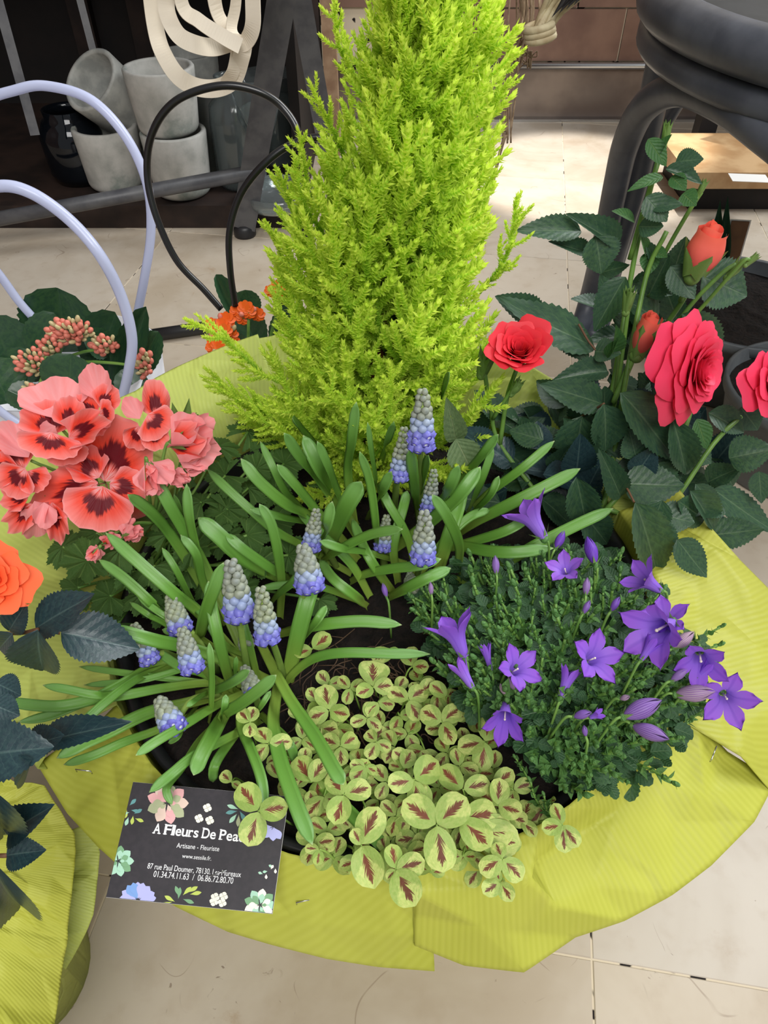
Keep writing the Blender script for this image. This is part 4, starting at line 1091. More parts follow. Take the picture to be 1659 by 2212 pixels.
def bell(open_, name, closed=False, mat='campanula_petal'):
    vs, uv, fs = [], [], []; nt, na = 9, 6
    for k in range(5):
        ca = 2*math.pi*k/5; o = len(vs)
        for i in range(nt+1):
            t = i/float(nt)
            if t < 0.5: span = math.pi/5
            else: span = math.pi/5*max(0.0, (1-((t-0.5)/0.5)**2.8))*(1.0 if not closed else 1.0)
            if closed: r = 0.17*math.sin(math.pi*min(1, t*0.93+0.07))**0.8 + 0.005; z = t
            else:
                r = 0.09 + 0.10*t + open_*(0.10*t + 0.55*max(0, t-0.4)**1.25); z = 0.95*t - open_*0.42*max(0, t-0.45)**1.2
            for j in range(na+1):
                s = -1 + 2.0*j/na; an = ca + s*span
                rj = r*(1 + (0.05 if closed else 0.12*open_)*(1-abs(s))*(t > 0.4))
                vs.append((rj*math.cos(an), rj*math.sin(an), z + (0.02*(1-s*s) if not closed else 0))); uv.append((t, j/float(na)))
        for i in range(nt):
            for j in range(na): a0 = o+i*(na+1)+j; fs.append((a0, a0+1, a0+na+2, a0+na+1))
    return mesh(name, vs, fs, mat, uv)
BO, BM, BH, BC = bell(1.25, 'flower'), bell(0.8, 'flower'), bell(0.32, 'flower'), bell(0, 'flower_bud', True, 'campanula_bud')
def calyx_mesh():
    g = G().ball((0, 0, -0.03), 0.09, 5, 7)
    for k in range(5):
        a = 2*math.pi*k/5; d = Vector((math.cos(a), math.sin(a), 0)); s = Vector((-d.y, d.x, 0))*0.045
        g.add([d*0.06 - s, d*0.06 + s, d*0.24 + Vector((0, 0, .20))], [(0, 1, 2)])
    return g.mesh('calyx', 'sprig_leaf')
CALYX = calyx_mesh()
PIST = G().tube([(0, 0, 0.1), (0, 0, 0.48)], [0.018, 0.02], 6).ball((0, 0, 0.49), 0.03).mesh('pistil', 'stamen')
def bellflower(base, mouth, z, kind, size=None, width=None):
    B = PZ(*base, z); T = PZ(mouth[0], mouth[1], z + 0.004); fc = {'o': 0.62, 'm': 0.36, 'h': 0.25, 'c': 0.1}[kind]
    L = mpx(size*1.2, B) if size else (T-B).length*1.25
    ax = ((T-B).normalized()*(1-fc) + (CAM-B).normalized()*fc).normalized()*L
    me = {'o': BO, 'm': BM, 'h': BH, 'c': BC}[kind]; M_ = axis_mat(B, ax, L, U(0, 6))
    if width: M_ = M_ @ Matrix.Diagonal((width, width, 1, 1))
    o = put('flower' if kind != 'c' else 'flower_bud', me, cam_p, M_)
    put('calyx', CALYX, o, Matrix(), True)
    if kind in 'om': put('pistil', PIST, o, Matrix(), True)
    f = B - ax.normalized()*0.012 + Vector((0, 0, -0.025))
    stem(cam_p, [f, B - ax.normalized()*0.006, B], 0.0008, 0.0008, 'green_stem', 'flower_stalk', 5, 4)
for a in (((1003,1420),(972,1340),.30,'m',None,None),((1020,1485),(988,1432),.30,'h',None,None),((1100,1455),(1145,1430),.305,'o',64,None),((1060,1450),(1048,1398),.295,'h',None,.7),((1212,1505),(1232,1450),.31,'h',None,None),
          ((1262,1430),(1322,1408),.315,'o',72,None),((1092,1520),(1088,1600),.30,'m',None,.72),((1225,1245),(1216,1215),.30,'o',50,None),((1175,1162),(1132,1095),.30,'m',None,None),((1425,1275),(1365,1232),.31,'m',None,1.1),
          ((1442,1360),(1428,1300),.315,'o',64,None),((1450,1345),(1375,1385),.325,'m',None,1.0),((1385,1425),(1412,1385),.32,'h',None,None),((1455,1400),(1490,1372),.31,'c',None,1.3),((1510,1405),(1520,1462),.305,'m',None,1.1),
          ((1460,1500),(1528,1495),.295,'c',None,1.3),((1560,1495),(1605,1560),.285,'o',74,None),((1348,1548),(1412,1520),.31,'c',None,1.3),((1368,1568),(1432,1592),.305,'c',None,1.2),((1240,1548),(1272,1540),.31,'c',None,1.3),
          ((1275,1550),(1300,1540),.31,'h',None,1.3),((1285,1218),(1272,1172),.295,'c',None,1.2),((1200,1185),(1215,1155),.285,'c',None,1.2),((1500,1470),(1535,1440),.30,'h',None,None),((1405,1360),(1380,1330),.32,'c',None,1.2),
          ((932,1285),(930,1262),.29,'c',None,1.1),((1072,1240),(1070,1208),.30,'c',None,1.1),((835,1290),(828,1265),.27,'c',None,1.1),((1265,1285),(1268,1255),.31,'c',None,1.2),((1260,1325),(1272,1302),.315,'c',None,1.2),((1320,1320),(1335,1295),.32,'c',None,1.2),
          ((1340,1510),(1358,1505),.315,'c',None,1.3),((1450,1470),(1478,1450),.305,'c',None,1.2),((1265,1590),(1262,1570),.305,'c',None,1.3),((1090,1500),(1082,1480),.30,'c',None,1.2),((1110,1490),(1100,1465),.30,'c',None,1.2)):
    bellflower(*a)

# ================================================================== GERANIUM
random.seed(44)
ger = thing('regal_geranium', 'regal geranium with ruffled coral petals blotched maroon and toothed leaves', 'flower plant', PZ(330, 1230, SZ-0.012))
GLF = [fan_mesh('leaf', 'geranium_leaf', A=150, p=0, na=72, nt=6, ruffle=0.05, cup=c, lobes=7, lobe_amp=0.20, jag=0.08, seed=s) for s, c in ((1, 0.15), (2, -0.1), (3, 0.3))]
for i, (x, y, z, s, a) in enumerate(((470,960,.30,85,100),(420,915,.30,70,60),(540,930,.29,75,60),(480,1030,.29,80,200),(560,1010,.285,70,20),(400,1010,.28,80,150),(250,1190,.30,95,190),(180,1215,.29,95,210),(330,1230,.29,90,250),(130,1180,.28,80,160),
    (420,1190,.28,85,300),(540,1160,.28,80,330),(360,1150,.285,80,120),(500,1100,.275,80,10),(300,1290,.275,80,230),(230,1290,.27,80,200),(560,1220,.27,80,320),(450,1260,.265,80,270),(620,1000,.275,70,30),(350,1320,.26,85,240),(600,1130,.265,75,350),(520,1280,.26,80,300),(630,1200,.26,80,340),(700,1050,.26,70,30),(480,1170,.265,80,290),(390,1100,.27,80,180),(250,1350,.26,70,210),(690,1300,.255,70,280),(330,1120,.29,85,160),(430,1080,.28,85,140),(470,1110,.275,80,200),(600,1060,.27,75,10),(540,1050,.275,80,60),(200,1150,.285,85,180),(280,1240,.28,85,220),(160,1270,.27,80,200),(400,1240,.265,80,260),(440,980,.285,80,110),(590,960,.28,75,50))):
    C = PZ(x, y, z); an = math.radians(a + U(-15, 15)); d = Vector((math.cos(an), math.sin(an), U(-.25, .1))); L = mpx(s, C)*0.62
    nrm = Vector((U(-.4, .4), U(-.7, 0), 1.0))
    B = C - d*L*0.15
    place_leaf(ger, 'leaf', GLF[i % 3], B, B + d*L, L*2.0, nrm)
    stem(ger, [PZ(330+U(-30, 30), 1230+U(-30, 30), SZ-0.004), B.lerp(PZ(330, 1230, SZ), 0.4), B], 0.0012, 0.001, 'green_stem', 'leaf_stalk', 5, 4)
PT = [fan_mesh('petal', 'geranium_petal', A=72, p=0.42, na=22, nt=9, ruffle=r, freq=f, jag=0.045, cup=c, seed=s) for s, (r, f, c) in enumerate(((0.075, 10, 0.10), (0.11, 12, 0.22), (0.07, 8, -0.14)))]
PTB = [fan_mesh('petal', 'geranium_petal_back', A=66, p=0.42, na=22, nt=9, ruffle=0.08, freq=9, jag=0.04, cup=c, seed=9+s) for s, c in enumerate((0.3, -0.2))]
GZ = 0.36
def g_flower(center, Y, petals):
    C = PY(center[0], center[1], Y)
    foot = PZ(260, 1200, .28)
    st_ = stem(ger, [foot, foot.lerp(C, 0.6) + Vector((0, 0.02, 0.0)), C + Vector((0, 0.012, -0.004))], 0.0013, 0.001, 'green_stem', 'flower_stalk', 6, 5)
    for (b, t, w, kind, dy) in petals:
        B = PY(b[0], b[1], Y + dy*0.3); T = PY(t[0], t[1], Y + dy)
        # petals face up and toward the viewer, leaning with the tip
        nrm = (CAM-B).normalized()*1.2 + Vector((U(-.12, .12), 0, 0.25))
        mm = PT[kind] if kind < 3 else PTB[kind-3]
        place_leaf(st_, 'petal', mm, B, T, mpx(w, B), nrm)
    return st_, C
f_, c_ = g_flower((228,1043), .345, [((226,1040),(268,900),172,0,.025),((222,1050),(200,1146),150,0,-.028),((212,1042),(78,1092),112,1,-.004),((214,1032),(158,972),86,1,.012),((236,1045),(318,1062),88,0,.0),((238,1055),(312,1128),92,2,.008)])
for k in range(6):
    a = k*1.05; stem(f_, [c_, c_ + Vector((0.004*math.cos(a), -0.004, 0.004*math.sin(a) + 0.002))], 0.0005, 0.0003, 'dark_stamen' if k % 2 else 'sepal', 'stamen', 4, 3)
g_flower((112,938), .35, [((112,940),(98,866),122,1,.02),((112,934),(102,992),132,1,-.018),((148,945),(240,898),70,1,.0),((140,958),(150,1004),90,0,-.006),((130,905),(112,828),150,3,.035),((150,925),(150,856),70,1,.018),((120,920),(70,960),50,4,.0)])
g_flower((48,1012), .34, [((52,1015),(-8,945),95,0,.015),((55,1012),(10,1064),90,0,-.012),((62,988),(5,918),70,3,.02),((58,1018),(92,1058),70,1,-.006),((40,1010),(-40,1020),80,0,.0)])
g_flower((216,868), .365, [((216,868),(200,786),68,3,.02),((216,880),(248,835),62,0,.012),((205,900),(168,855),58,1,.01),((215,895),(248,892),64,0,-.002),((200,900),(190,940),70,1,-.008)])
g_flower((325,905), .36, [((338,905),(332,818),62,2,.02),((318,896),(362,935),96,2,-.006),((302,905),(270,860),46,3,.01),((326,925),(345,972),62,0,-.01),((300,920),(290,970),60,0,-.004)])
g_flower((78,1092), .33, [((70,1088),(28,1142),62,1,-.004),((84,1095),(62,1168),66,4,-.01),((74,1082),(108,1152),52,4,-.006),((112,1085),(128,1166),48,1,-.008),((62,1070),(8,1085),60,1,.0),((95,1085),(100,1140),50,3,-.012)])
# buds: rolled petals with green sepals
def roll_mesh(name, mat, turns=3.2, n=46, h=1.0, seed=0):
    rnd = random.Random(seed); vs, uv, fs = [], [], []; nz = 8
    for i in range(n+1):
        f = i/float(n); a = f*turns*2*math.pi; top = h*(0.82 + 0.18*(1-f)) + 0.03*math.sin(a*2.3+seed)
        for k in range(nz+1):
            t = k/float(nz); r = (0.05 + 0.27*f)*(0.22 + 1.0*math.sin(math.pi*(0.10 + 0.74*t)))*(1 + 0.10*f*t*math.sin(a*3))
            if t > 0.85: r += 0.10*f*(t-0.85)/0.15
            vs.append((r*math.cos(a), r*math.sin(a), t*top)); uv.append((t, f))
    for i in range(n):
        for k in range(nz): a0 = i*(nz+1)+k; fs.append((a0, a0+nz+1, a0+nz+2, a0+1))
    return mesh(name, vs, fs, mat, uv)
RB = roll_mesh('petal_roll', 'geranium_bud_petal', 2.6, seed=3)
SEP = leaf_mesh('sepal', 'sepal', lance, 8, 2, fold=0.35, curl=-0.05)
def bud(parent, base, tip, Y, dy, roll, wid=1.0, sep=5, seplen=0.6, sepspread=0.5, name='flower_bud', hip=True, foot=None, sr=0.0012, smat='green_stem'):
    B = PY(base[0], base[1], Y); T = PY(tip[0], tip[1], Y+dy); ax = T-B; L = ax.length
    A = axis_mat(B, ax, L, U(0, 6)) 
    o = put(name, roll, parent, A @ Matrix.Diagonal((wid, wid, 1, 1)))
    for k in range(sep):
        a = 2*math.pi*k/sep; 
        d = Vector((math.cos(a)*(0.18+sepspread*0.3)*wid, math.sin(a)*(0.18+sepspread*0.3)*wid, 1)).normalized(); off = Vector((math.cos(a), math.sin(a), 0))*0.25*wid + Vector((0, 0, -0.05))
        so_ = bpy.data.objects.new('sepal', SEP); link(so_, o)
        D = Matrix.Diagonal((1/wid, 1/wid, 1, 1))
        so_.matrix_local = D @ frame(off, d, -Vector((math.cos(a), math.sin(a), 0.0))) @ Matrix.Diagonal((seplen, 0.34, seplen, 1))
    if hip:
        hp = bpy.data.objects.new('hip', HIP); link(hp, o); hp.matrix_local = Matrix.Diagonal((1/wid, 1/wid, 1, 1))
    if foot is not None: stem(parent, [foot, foot.lerp(B, 0.55) + Vector((0, 0, 0.006)), B - ax*0.1, B], sr, sr*0.85, smat, 'stem', 7, 6)
    return o
def gbud(base, tip, Y, dy, w, foot):
    B = PY(base[0], base[1], Y); T = PY(tip[0], tip[1], Y+dy); ax = T-B; L = ax.length; A = axis_mat(B, ax, 1.0, U(0, 6))
    st_ = stem(ger, [foot, foot.lerp(B, 0.55) + Vector((0, 0, 0.006)), B - ax*0.1, B], .0012, .001, 'green_stem', 'bud_stalk', 6, 5)
    for k in range(6):
        a_ = k*2.4; o_ = Vector((math.cos(a_), math.sin(a_), 0)); sp_ = w*(0.10 + 0.055*k)
        t_ = A @ (o_*sp_*L*1.25 + Vector((0, 0, L*(1.0 - 0.03*k)))); b_ = A @ (o_*0.05*L)
        place_leaf(st_, 'petal', PTB[k % 2] if k != 4 else PT[1], b_, t_, L*0.85*w, A.to_3x3() @ -o_)
    for k in range(5):
        a_ = k*1.257; o_ = Vector((math.cos(a_), math.sin(a_), 0))
        place_leaf(st_, 'sepal', SEP, A @ (o_*0.10*L), A @ (o_*0.34*w*L + Vector((0, 0, .5*L))), L*.2, A.to_3x3() @ -o_)
HIP = G().ball((0, 0, -0.06), 0.17, 7, 10, 0, (1, 1, 1.05)).mesh('hip', 'sepal')
ft0 = PZ(330, 1130, .30)
for a in (((368,960),(462,942),.35,-.004,1.0,ft0),((318,998),(348,1066),.335,-.012,1.1,ft0),((364,1022),(410,1040),.34,-.002,.8,ft0),((395,1010),(448,1004),.345,.0,.6,ft0),((266,1160),(306,1140),.315,.002,.9,ft0),((215,1182),(192,1208),.305,-.004,.9,PZ(260,1200,.27)),((225,1174),(250,1164),.31,-.002,.9,ft0)): gbud(*a)
for (b, t) in (((390,930),(372,868)),((395,930),(408,858)),((400,930),(425,890)),((388,925),(352,900))):
    B, T = PY(*b, .37), PY(*t, .375); place_leaf(ger, 'bract', SEP, B, T, mpx(26, B), facing(B, .2, .3))

# ================================================================== ROSES
random.seed(55)
RL = [leaf_mesh('leaf', 'rose_leaf', ovate, 30, 3, teeth=0.07, fold=f, curl=c, ruffle=r) for f, c, r in ((0.2, 0.10, 0.02), (0.42, 0.18, 0.03), (0.05, -0.05, 0.03))]
RLY = [leaf_mesh('leaf', 'rose_leaf_young', ovate, 26, 3, teeth=0.05, fold=f, curl=c) for f, c in ((0.2, 0.1), (0.4, 0.0))]
RLS = [leaf_mesh('leaf', 'rose_leaf_sage', ovate, 26, 3, teeth=0.05, fold=0.3, curl=0.1)]
RLD = [leaf_mesh('leaf', 'rose_leaf_dark', ovate, 34, 3, teeth=0.06, fold=f, curl=c, ruffle=0.02) for f, c in ((0.15, 0.08), (0.3, 0.15))]
rose = thing('pink_rose_bush', 'miniature rose bush with hot pink blooms, buds and dark toothed leaves', 'rose bush', PZ(1290, 1120, SZ-0.012))
def rleaf(par, b, t, w, Y, dy=-.01, set_=None, up_=0.5, jit=0.22):
    B = PY(b[0], b[1], Y); T = PY(t[0], t[1], Y+dy)
    return place_leaf(par, 'leaf', random.choice(set_ or RL), B, T, mpx(w, B)*1.05, facing(B, up_, jit))
BIG = [((1255,500),(1120,492),55,.50),((1332,532),(1243,458),50,.50),((1285,510),(1305,592),84,.49),((1268,548),(1198,518),34,.505),((1284,752),(1072,648),88,.47),((1172,690),(1078,640),62,.48),((1212,700),(1270,780),60,.475),
 ((1312,802),(1203,812),52,.455),((1300,872),(1176,830),68,.44),((1304,872),(1316,984),80,.43),((1258,898),(1238,1018),92,.435),((1340,848),(1478,1000),92,.425),((1452,905),(1494,1038),66,.42),((1346,1046),(1478,1050),92,.405),
 ((1340,1072),(1303,980),52,.40),((1372,1086),(1438,1262),92,.345),((1245,1030),(1272,1150),72,.385),((1530,1042),(1594,1008),55,.44),((1502,1045),(1562,1112),40,.42),((1538,1056),(1668,1148),66,.42),((1524,1158),(1652,1143),66,.39),
 ((1548,1152),(1484,1204),62,.395),((1575,990),(1672,968),76,.43),((1640,1018),(1645,1086),44,.42),((1530,892),(1616,932),56,.45),((1462,1165),(1524,1245),64,.335),((1420,1110),(1500,1130),70,.375),((1520,1120),(1460,1080),66,.385),((1400,1140),(1470,1190),66,.355),((1560,1090),(1500,1110),56,.39),((1430,1080),(1400,1160),60,.37),((1490,1060),(1560,1150),56,.385),((1460,350),(1518,342),46,.50),((1438,366),(1522,390),32,.495),
 ((1395,425),(1442,478),56,.49),((1402,442),(1474,440),34,.49),((1380,490),(1434,490),46,.495),((1455,588),(1482,508),56,.50),((1448,575),(1500,645),58,.48),((1516,598),(1618,638),104,.49),((1472,678),(1572,772),64,.475),((1352,598),(1280,716),64,.49),
 ((1285,760),(1338,760),52,.46),((1400,640),(1440,560),60,.50),((1420,690),(1350,640),62,.50),((1430,600),(1400,520),40,.505),((1330,1010),(1480,1010),60,.43),((1480,1190),(1440,1130),60,.385),((1260,1110),(1320,1180),70,.385),((1480,960),(1540,1000),60,.44),((1600,880),(1640,930),60,.46)]
for b, t, w, Y in BIG: rleaf(rose, b, t, w, Y)
for b, t, w, Y in (((1400,300),(1440,358),38,.50),((1432,382),(1358,408),26,.495),((1370,478),(1328,452),28,.50),((1450,382),(1482,412),36,.49),((1475,418),(1504,445),40,.49),((1395,548),(1388,508),28,.50),((1402,545),(1400,595),40,.50),((1412,542),(1442,556),26,.495),
                   ((1326,760),(1330,702),32,.45),((1310,770),(1330,735),20,.45),((1505,905),(1530,972),42,.43),((1430,330),(1452,290),22,.50)): rleaf(rose, b, t, w, Y, set_=RLY)
for b, t, w, Y in (((985,950),(968,868),48,.42),((985,948),(1025,1028),72,.41)): rleaf(rose, b, t, w, Y, set_=RLS)
for k in range(86):
    x, y = U(1010, 1560), U(850, 1160)
    if x < 1180 and y < 880: y += 60
    a = U(0, 6.28); L = U(70, 120); rleaf(rose, (x, y), (x + L*math.cos(a), y + L*0.8*math.sin(a)), L*0.62, U(.44, .50), U(-.02, .02), RL + RLD, 0.6, 0.5)
for k in range(70):
    x, y = U(1060, 1500), U(930, 1180)
    if y > 1120 and x < 1180: continue
    a = U(0, 6.28); L = U(70, 115); rleaf(rose, (x, y), (x + L*math.cos(a), y + L*0.7*math.sin(a)), L*0.66, U(.405, .455) + max(0, 1050-y)*0.0002, U(-.015, .015), RL + RLD, 0.7, 0.5)
for k in range(34):
    x, y = U(1290, 1480), U(580, 880); a = U(0, 6.28); L = U(60, 95); rleaf(rose, (x, y), (x + L*math.cos(a), y + L*math.sin(a)), L*0.6, U(.50, .54), U(-.02, .02), None, 0.5, 0.5)
RF = PZ(1290, 1120, SZ)
def rstem(pts, r=0.0018, r1=None, mat='rose_stem'):
    return stem(rose, [PY(x, y, Y) for x, y, Y in pts], r, r1 or r*0.9, mat, 'stem', 8, 6)
rstem([(1290,1120,.405),(1290,1000,.44),(1320,860,.455),(1370,560,.50),(1420,350,.505)], .0026, .0016)
rstem([(1300,1110,.405),(1330,960,.435),(1350,830,.445),(1395,600,.485),(1440,500,.49)], .0022, .0016)
rstem([(1310,1100,.40),(1400,1000,.425),(1470,940,.44),(1500,860,.455)], .0022); rstem([(1310,1100,.40),(1420,1120,.40),(1540,960,.43),(1600,900,.45)], .002)
rstem([(1180,1090,.41),(1080,960,.44),(1060,880,.45),(1046,800,.455)], .0018); rstem([(1080,960,.44),(1095,860,.45),(1115,800,.45)], .0018); rstem([(1065,905,.445),(1100,850,.445),(1112,838,.445)], .0015)
rstem([(1300,1000,.44),(1330,860,.45),(1345,760,.455),(1357,670,.46)], .0016); rstem([(1325,870,.445),(1345,820,.45),(1370,760,.455)], .0022)
rstem([(1400,640,.50),(1430,560,.50),(1480,470,.495),(1515,415,.495)], .0016); rstem([(1430,740,.48),(1500,650,.475),(1560,590,.475),(1590,570,.475)], .0016); rstem([(1440,745,.475),(1520,660,.47),(1600,570,.465),(1620,560,.465)], .0014)
rstem([(1440,700,.49),(1480,640,.485),(1500,585,.48)], .002); rstem([(1360,560,.50),(1400,420,.505),(1435,310,.505)], .0018)
rstem([(1370,1085,.385),(1350,1050,.40),(1340,1070,.41)], .0008, .0008, 'brown_stem'); rstem([(1305,872,.43),(1275,890,.44),(1255,900,.45)], .0009, .0009, 'brown_stem'); rstem([(1290,760,.46),(1270,735,.465),(1250,700,.47)], .0008, .0008, 'brown_stem')
# rose blooms: spiral of cupped petals
def bloom(parent, center, axis, rad, mat, N=26, openness=1.0, seed=0, squash=1.0, name='bloom'):
    rnd = random.Random(seed); o = bpy.data.objects.new(name, None); o.empty_display_size = 0.01; link(o, parent)
    o.location = Vector(center) - wloc(parent); A = axis_mat((0, 0, 0), axis, 1.0)
    for k in range(N):
        f = (k+0.6)/N; phi = k*2.39996 + rnd.uniform(-.15, .15)
        rb = 0.06 + 0.14*f; ang_ = (0.10 + openness*1.15*f**1.35)              # lean from the axis
        Lp = 0.42 + 0.48*f; hs = (1.30 - 0.50*f)                                # length, half span
        na, nt = 10, 7; vs, uv, fs = [], [], []
        ph = rnd.uniform(0, 6); point = rnd.uniform(0.0, 0.12)
        for j in range(na+1):
            s = -1 + 2.0*j/na
            for i in range(nt+1):
                t = i/float(nt); sp = hs*(0.45 + 0.55*math.sin(math.pi*min(1, 0.15+t*0.6)))
                edge = 1 - 0.16*abs(s)**4 + point*(1-abs(s))*1.0 + 0.025*math.sin(s*6+ph)
                tt = t*edge; le = ang_*tt**0.8
                r = rb + Lp*tt*math.sin(le)*0.9 + 0.12*f*tt
                z = 0.10*(1-f) + Lp*tt*math.cos(le)*squash - 0.28*f*f*openness
                if t > 0.8: r += 0.10*f*(t-0.8)*4*openness; z -= 0.09*f*(t-0.8)*4
                an = phi + s*sp
                r *= 1 + 0.04*math.sin(s*5+ph)*t
                vs.append(A @ (Vector((r*math.cos(an), r*math.sin(an), z))*rad)); uv.append((t, 0.5+0.5*s))
        for j in range(na):
            for i in range(nt): a0 = j*(nt+1)+i; fs.append((a0, a0+nt+1, a0+nt+2, a0+1))
        p = bpy.data.objects.new('petal', mesh('petal', vs, fs, mat, uv)); link(p, o)
    hp = bpy.data.objects.new('hip', G().ball((0, 0, 0), 0.16*rad, 6, 9, 0, (1, 1, 1.2), A.to_3x3().to_4x4()).mesh('hip', 'sepal')); link(hp, o)
    hp.location = A @ Vector((0, 0, -0.10*rad - 0.2*openness*rad*0.5))
    return o
C = PY(1120, 775, .44); bloom(rose, C, (CAM-C).normalized()*0.55 + Vector((0, 0, .8)), mpx(64, C)/0.62, 'rose_petal_red', 26, 0.34, 1, 0.85)
C = PY(1478, 795, .43); bloom(rose, C, Vector((0.62, -0.62, 0.30)), mpx(106, C)/0.98, 'rose_petal', 44, 1.05, 2)
C = PY(1655, 835, .44); bloom(rose, C, Vector((0.30, -0.55, 0.55)), mpx(70, C)/0.82, 'rose_petal', 26, 0.85, 3)
RBP = roll_mesh('petal_roll', 'rose_petal_coral', 2.8, seed=5); RBG = roll_mesh('petal_roll', 'sepal', 1.6, seed=6)
bud(rose, (1498,590), (1545,478), .475, .0, RBP, 0.92, seplen=0.62, sepspread=0.9, foot=PY(1470,650,.485), sr=.002)
bud(rose, (1378,762), (1412,672), .452, .0, RBP, 0.75, seplen=0.85, sepspread=0.55, foot=PY(1345,830,.45), sr=.002)
for (b, t, Y, w) in (((1352,672),(1362,622),.46,.8),((1434,312),(1444,262),.505,.7),((1506,425),(1526,388),.495,.7),((1040,808),(1054,756),.455,1.0),((1105,850),(1124,818),.445,1.0),((1572,598),(1608,560),.475,.8),((1612,572),(1640,548),.465,.8)):
    bud(rose, b, t, Y, .0, RBG, w*0.8, seplen=1.05, sepspread=0.5)

# ---------------------------------------------------------------- orange rose bouquet at the left
random.seed(66)
orr = thing('orange_rose_bush', 'orange rose with glossy blue green toothed leaves in the neighbouring bouquet', 'rose bush', (PL.x, PL.y, 0.20))
C = PY(-22, 1262, .24); bloom(orr, C, Vector((0.35, -0.3, 0.8)), mpx(78, C)/0.85, 'rose_petal_orange', 22, 0.8, 8)
stem(orr, [PL + Vector((0, 0, .2)), PL.lerp(C, .6) + Vector((0, 0, .22)), C + Vector((0, 0, -.008))], .002, .0016, 'rose_stem')
for b, t, w, Y in (((80,1357),(190,1283),86,.235),((83,1360),(82,1474),108,.22),((132,1367),(302,1398),104,.235),((20,1362),(52,1306),58,.235),((28,1368),(-14,1412),66,.225),((-45,1632),(100,1612),124,.165),((60,1612),(132,1588),70,.18),((100,1602),(262,1556),64,.19),
                   ((-10,1475),(48,1502),60,.20),((-30,1692),(24,1855),92,.14),((18,1802),(90,1746),76,.145),((15,1848),(90,1836),66,.135),((-25,1845),(58,2030),118,.115),((-20,1520),(45,1545),60,.19),((70,1640),(20,1700),60,.16)):
    rleaf(orr, b, t, w, Y, 0.0, RLD, 0.35, 0.15)
B = PY(10, 1312, .235); place_leaf(orr, 'sepal', SEP, B, PY(70, 1305, .232), mpx(14, B), (0, -.5, 1))
for pts in ([(83,1360,.232),(40,1368,.235),(-30,1366,.24)], [(130,1367,.235),(83,1360,.234)], [(-30,1366,.24),(-120,1500,.22),(-200,1750,.18)], [(-45,1632,.165),(-120,1700,.17)], [(15,1848,.138),(-60,1850,.14)], [(-25,1845,.118),(-100,1850,.13)]):
    stem(orr, [PY(*p) for p in pts], .0012, .001, 'brown_stem', 'stem', 6, 5)

# ================================================================== KALANCHOES AND THEIR BAGS
random.seed(77)
KL = [leaf_mesh('leaf', 'kalanchoe_leaf', obov, 20, 3, teeth=0.035, fold=f, curl=c, ruffle=0.02) for f, c in ((0.18, 0.1), (0.35, -0.15))]
KY = .66
KC = PY(140, 830, KY + .05); 
kb = thing('white_gift_bag', 'white plant bag with milky tube handles arching over pink kalanchoe', 'bag', (KC.x, KC.y, 0))
def bagbody(o, c, rx_, ry_, h, mat):
    pr = [(0.001, 0.0), (0.82, 0.0), (0.86, 0.006), (1.0, h), (0.985, h), (0.85, 0.012), (0.001, 0.01)]
    put('bag_body', G().revolve(pr, 40, 0, Matrix.Translation((c.x, c.y, 0)) @ Matrix.Diagonal((rx_, ry_, 1, 1))).mesh('bag_body', mat), o)
bagbody(kb, KC, 0.118, 0.10, 0.185, 'white_plastic')
def hoop(o, pts, wpx, mat):
    P = [PY(x, y, Y) for x, y, Y in pts]; put('handle', G().tube(smooth(P, 8), mpx(wpx, P[len(P)//2])*0.5, 12).mesh('handle', mat), o)
hoop(kb, [(-260,700,.80),(-180,400,.80),(-60,240,.80),(40,193,.80),(110,187,.80),(200,218,.79),(275,300,.78),(318,400,.77),(326,500,.76),(312,600,.75),(292,700,.75)], 21, 'white_tube')
hoop(kb, [(-200,800,.64),(-140,560,.64),(-70,430,.64),(0,402,.64),(70,418,.64),(150,475,.64),(215,550,.63),(262,640,.63),(285,730,.625),(278,800,.62),(262,868,.62)], 25, 'white_tube')
hoop(kb, [(-60,520,.72),(0,595,.72),(40,650,.72),(75,690,.72)], 18, 'white_tube'); hoop(kb, [(-30,860,.6),(10,895,.6),(55,925,.6)], 18, 'white_tube')
kal = thing('pink_kalanchoe', 'kalanchoe with coral pink buds and dark scalloped leaves in the white bag', 'flower plant', (KC.x, KC.y, 0.15))
for b, t, w, Y in (((135,760),(130,612),150,.74),((80,790),(110,680),90,.70),((30,800),(-20,685),120,.70),((70,790),(25,700),90,.72),((20,830),(60,760),80,.66),((200,800),(262,668),95,.72),((255,850),(330,648),62,.70),((290,820),(338,720),60,.69),((150,860),(150,768),120,.63),((20,870),(-30,780),120,.64),((100,880),(20,850),70,.62),((60,820),(110,760),60,.68),((250,830),(200,740),80,.71),((180,720),(230,760),70,.70),((310,860),(260,800),70,.66),((90,830),(200,860),70,.64)):
    B = PY(*b, Y); place_leaf(kal, 'leaf', random.choice(KL), B, PY(t[0], t[1], Y+.01), mpx(w, B), facing(B, .3, .25))
stem(kal, [(KC.x, KC.y, .15), (KC.x, KC.y-.01, .18), (KC.x, KC.y-.02, .20)], .006, .004, 'green_stem')
BUDM = G().ball((0, 0, 0), 1.0, 6, 8, 0, (1, 1, 1.3)).mesh('bud', 'kal_bud'); BUDP = G().ball((0, 0, 0), 1.0, 5, 7, 0, (.8, .8, 1.5)).mesh('bud', 'kal_bud_pale')
ORB = fan_mesh('petal', 'kal_orange', A=70, p=0.5, na=8, nt=3, ruffle=0.02, cup=0.1, jag=0)
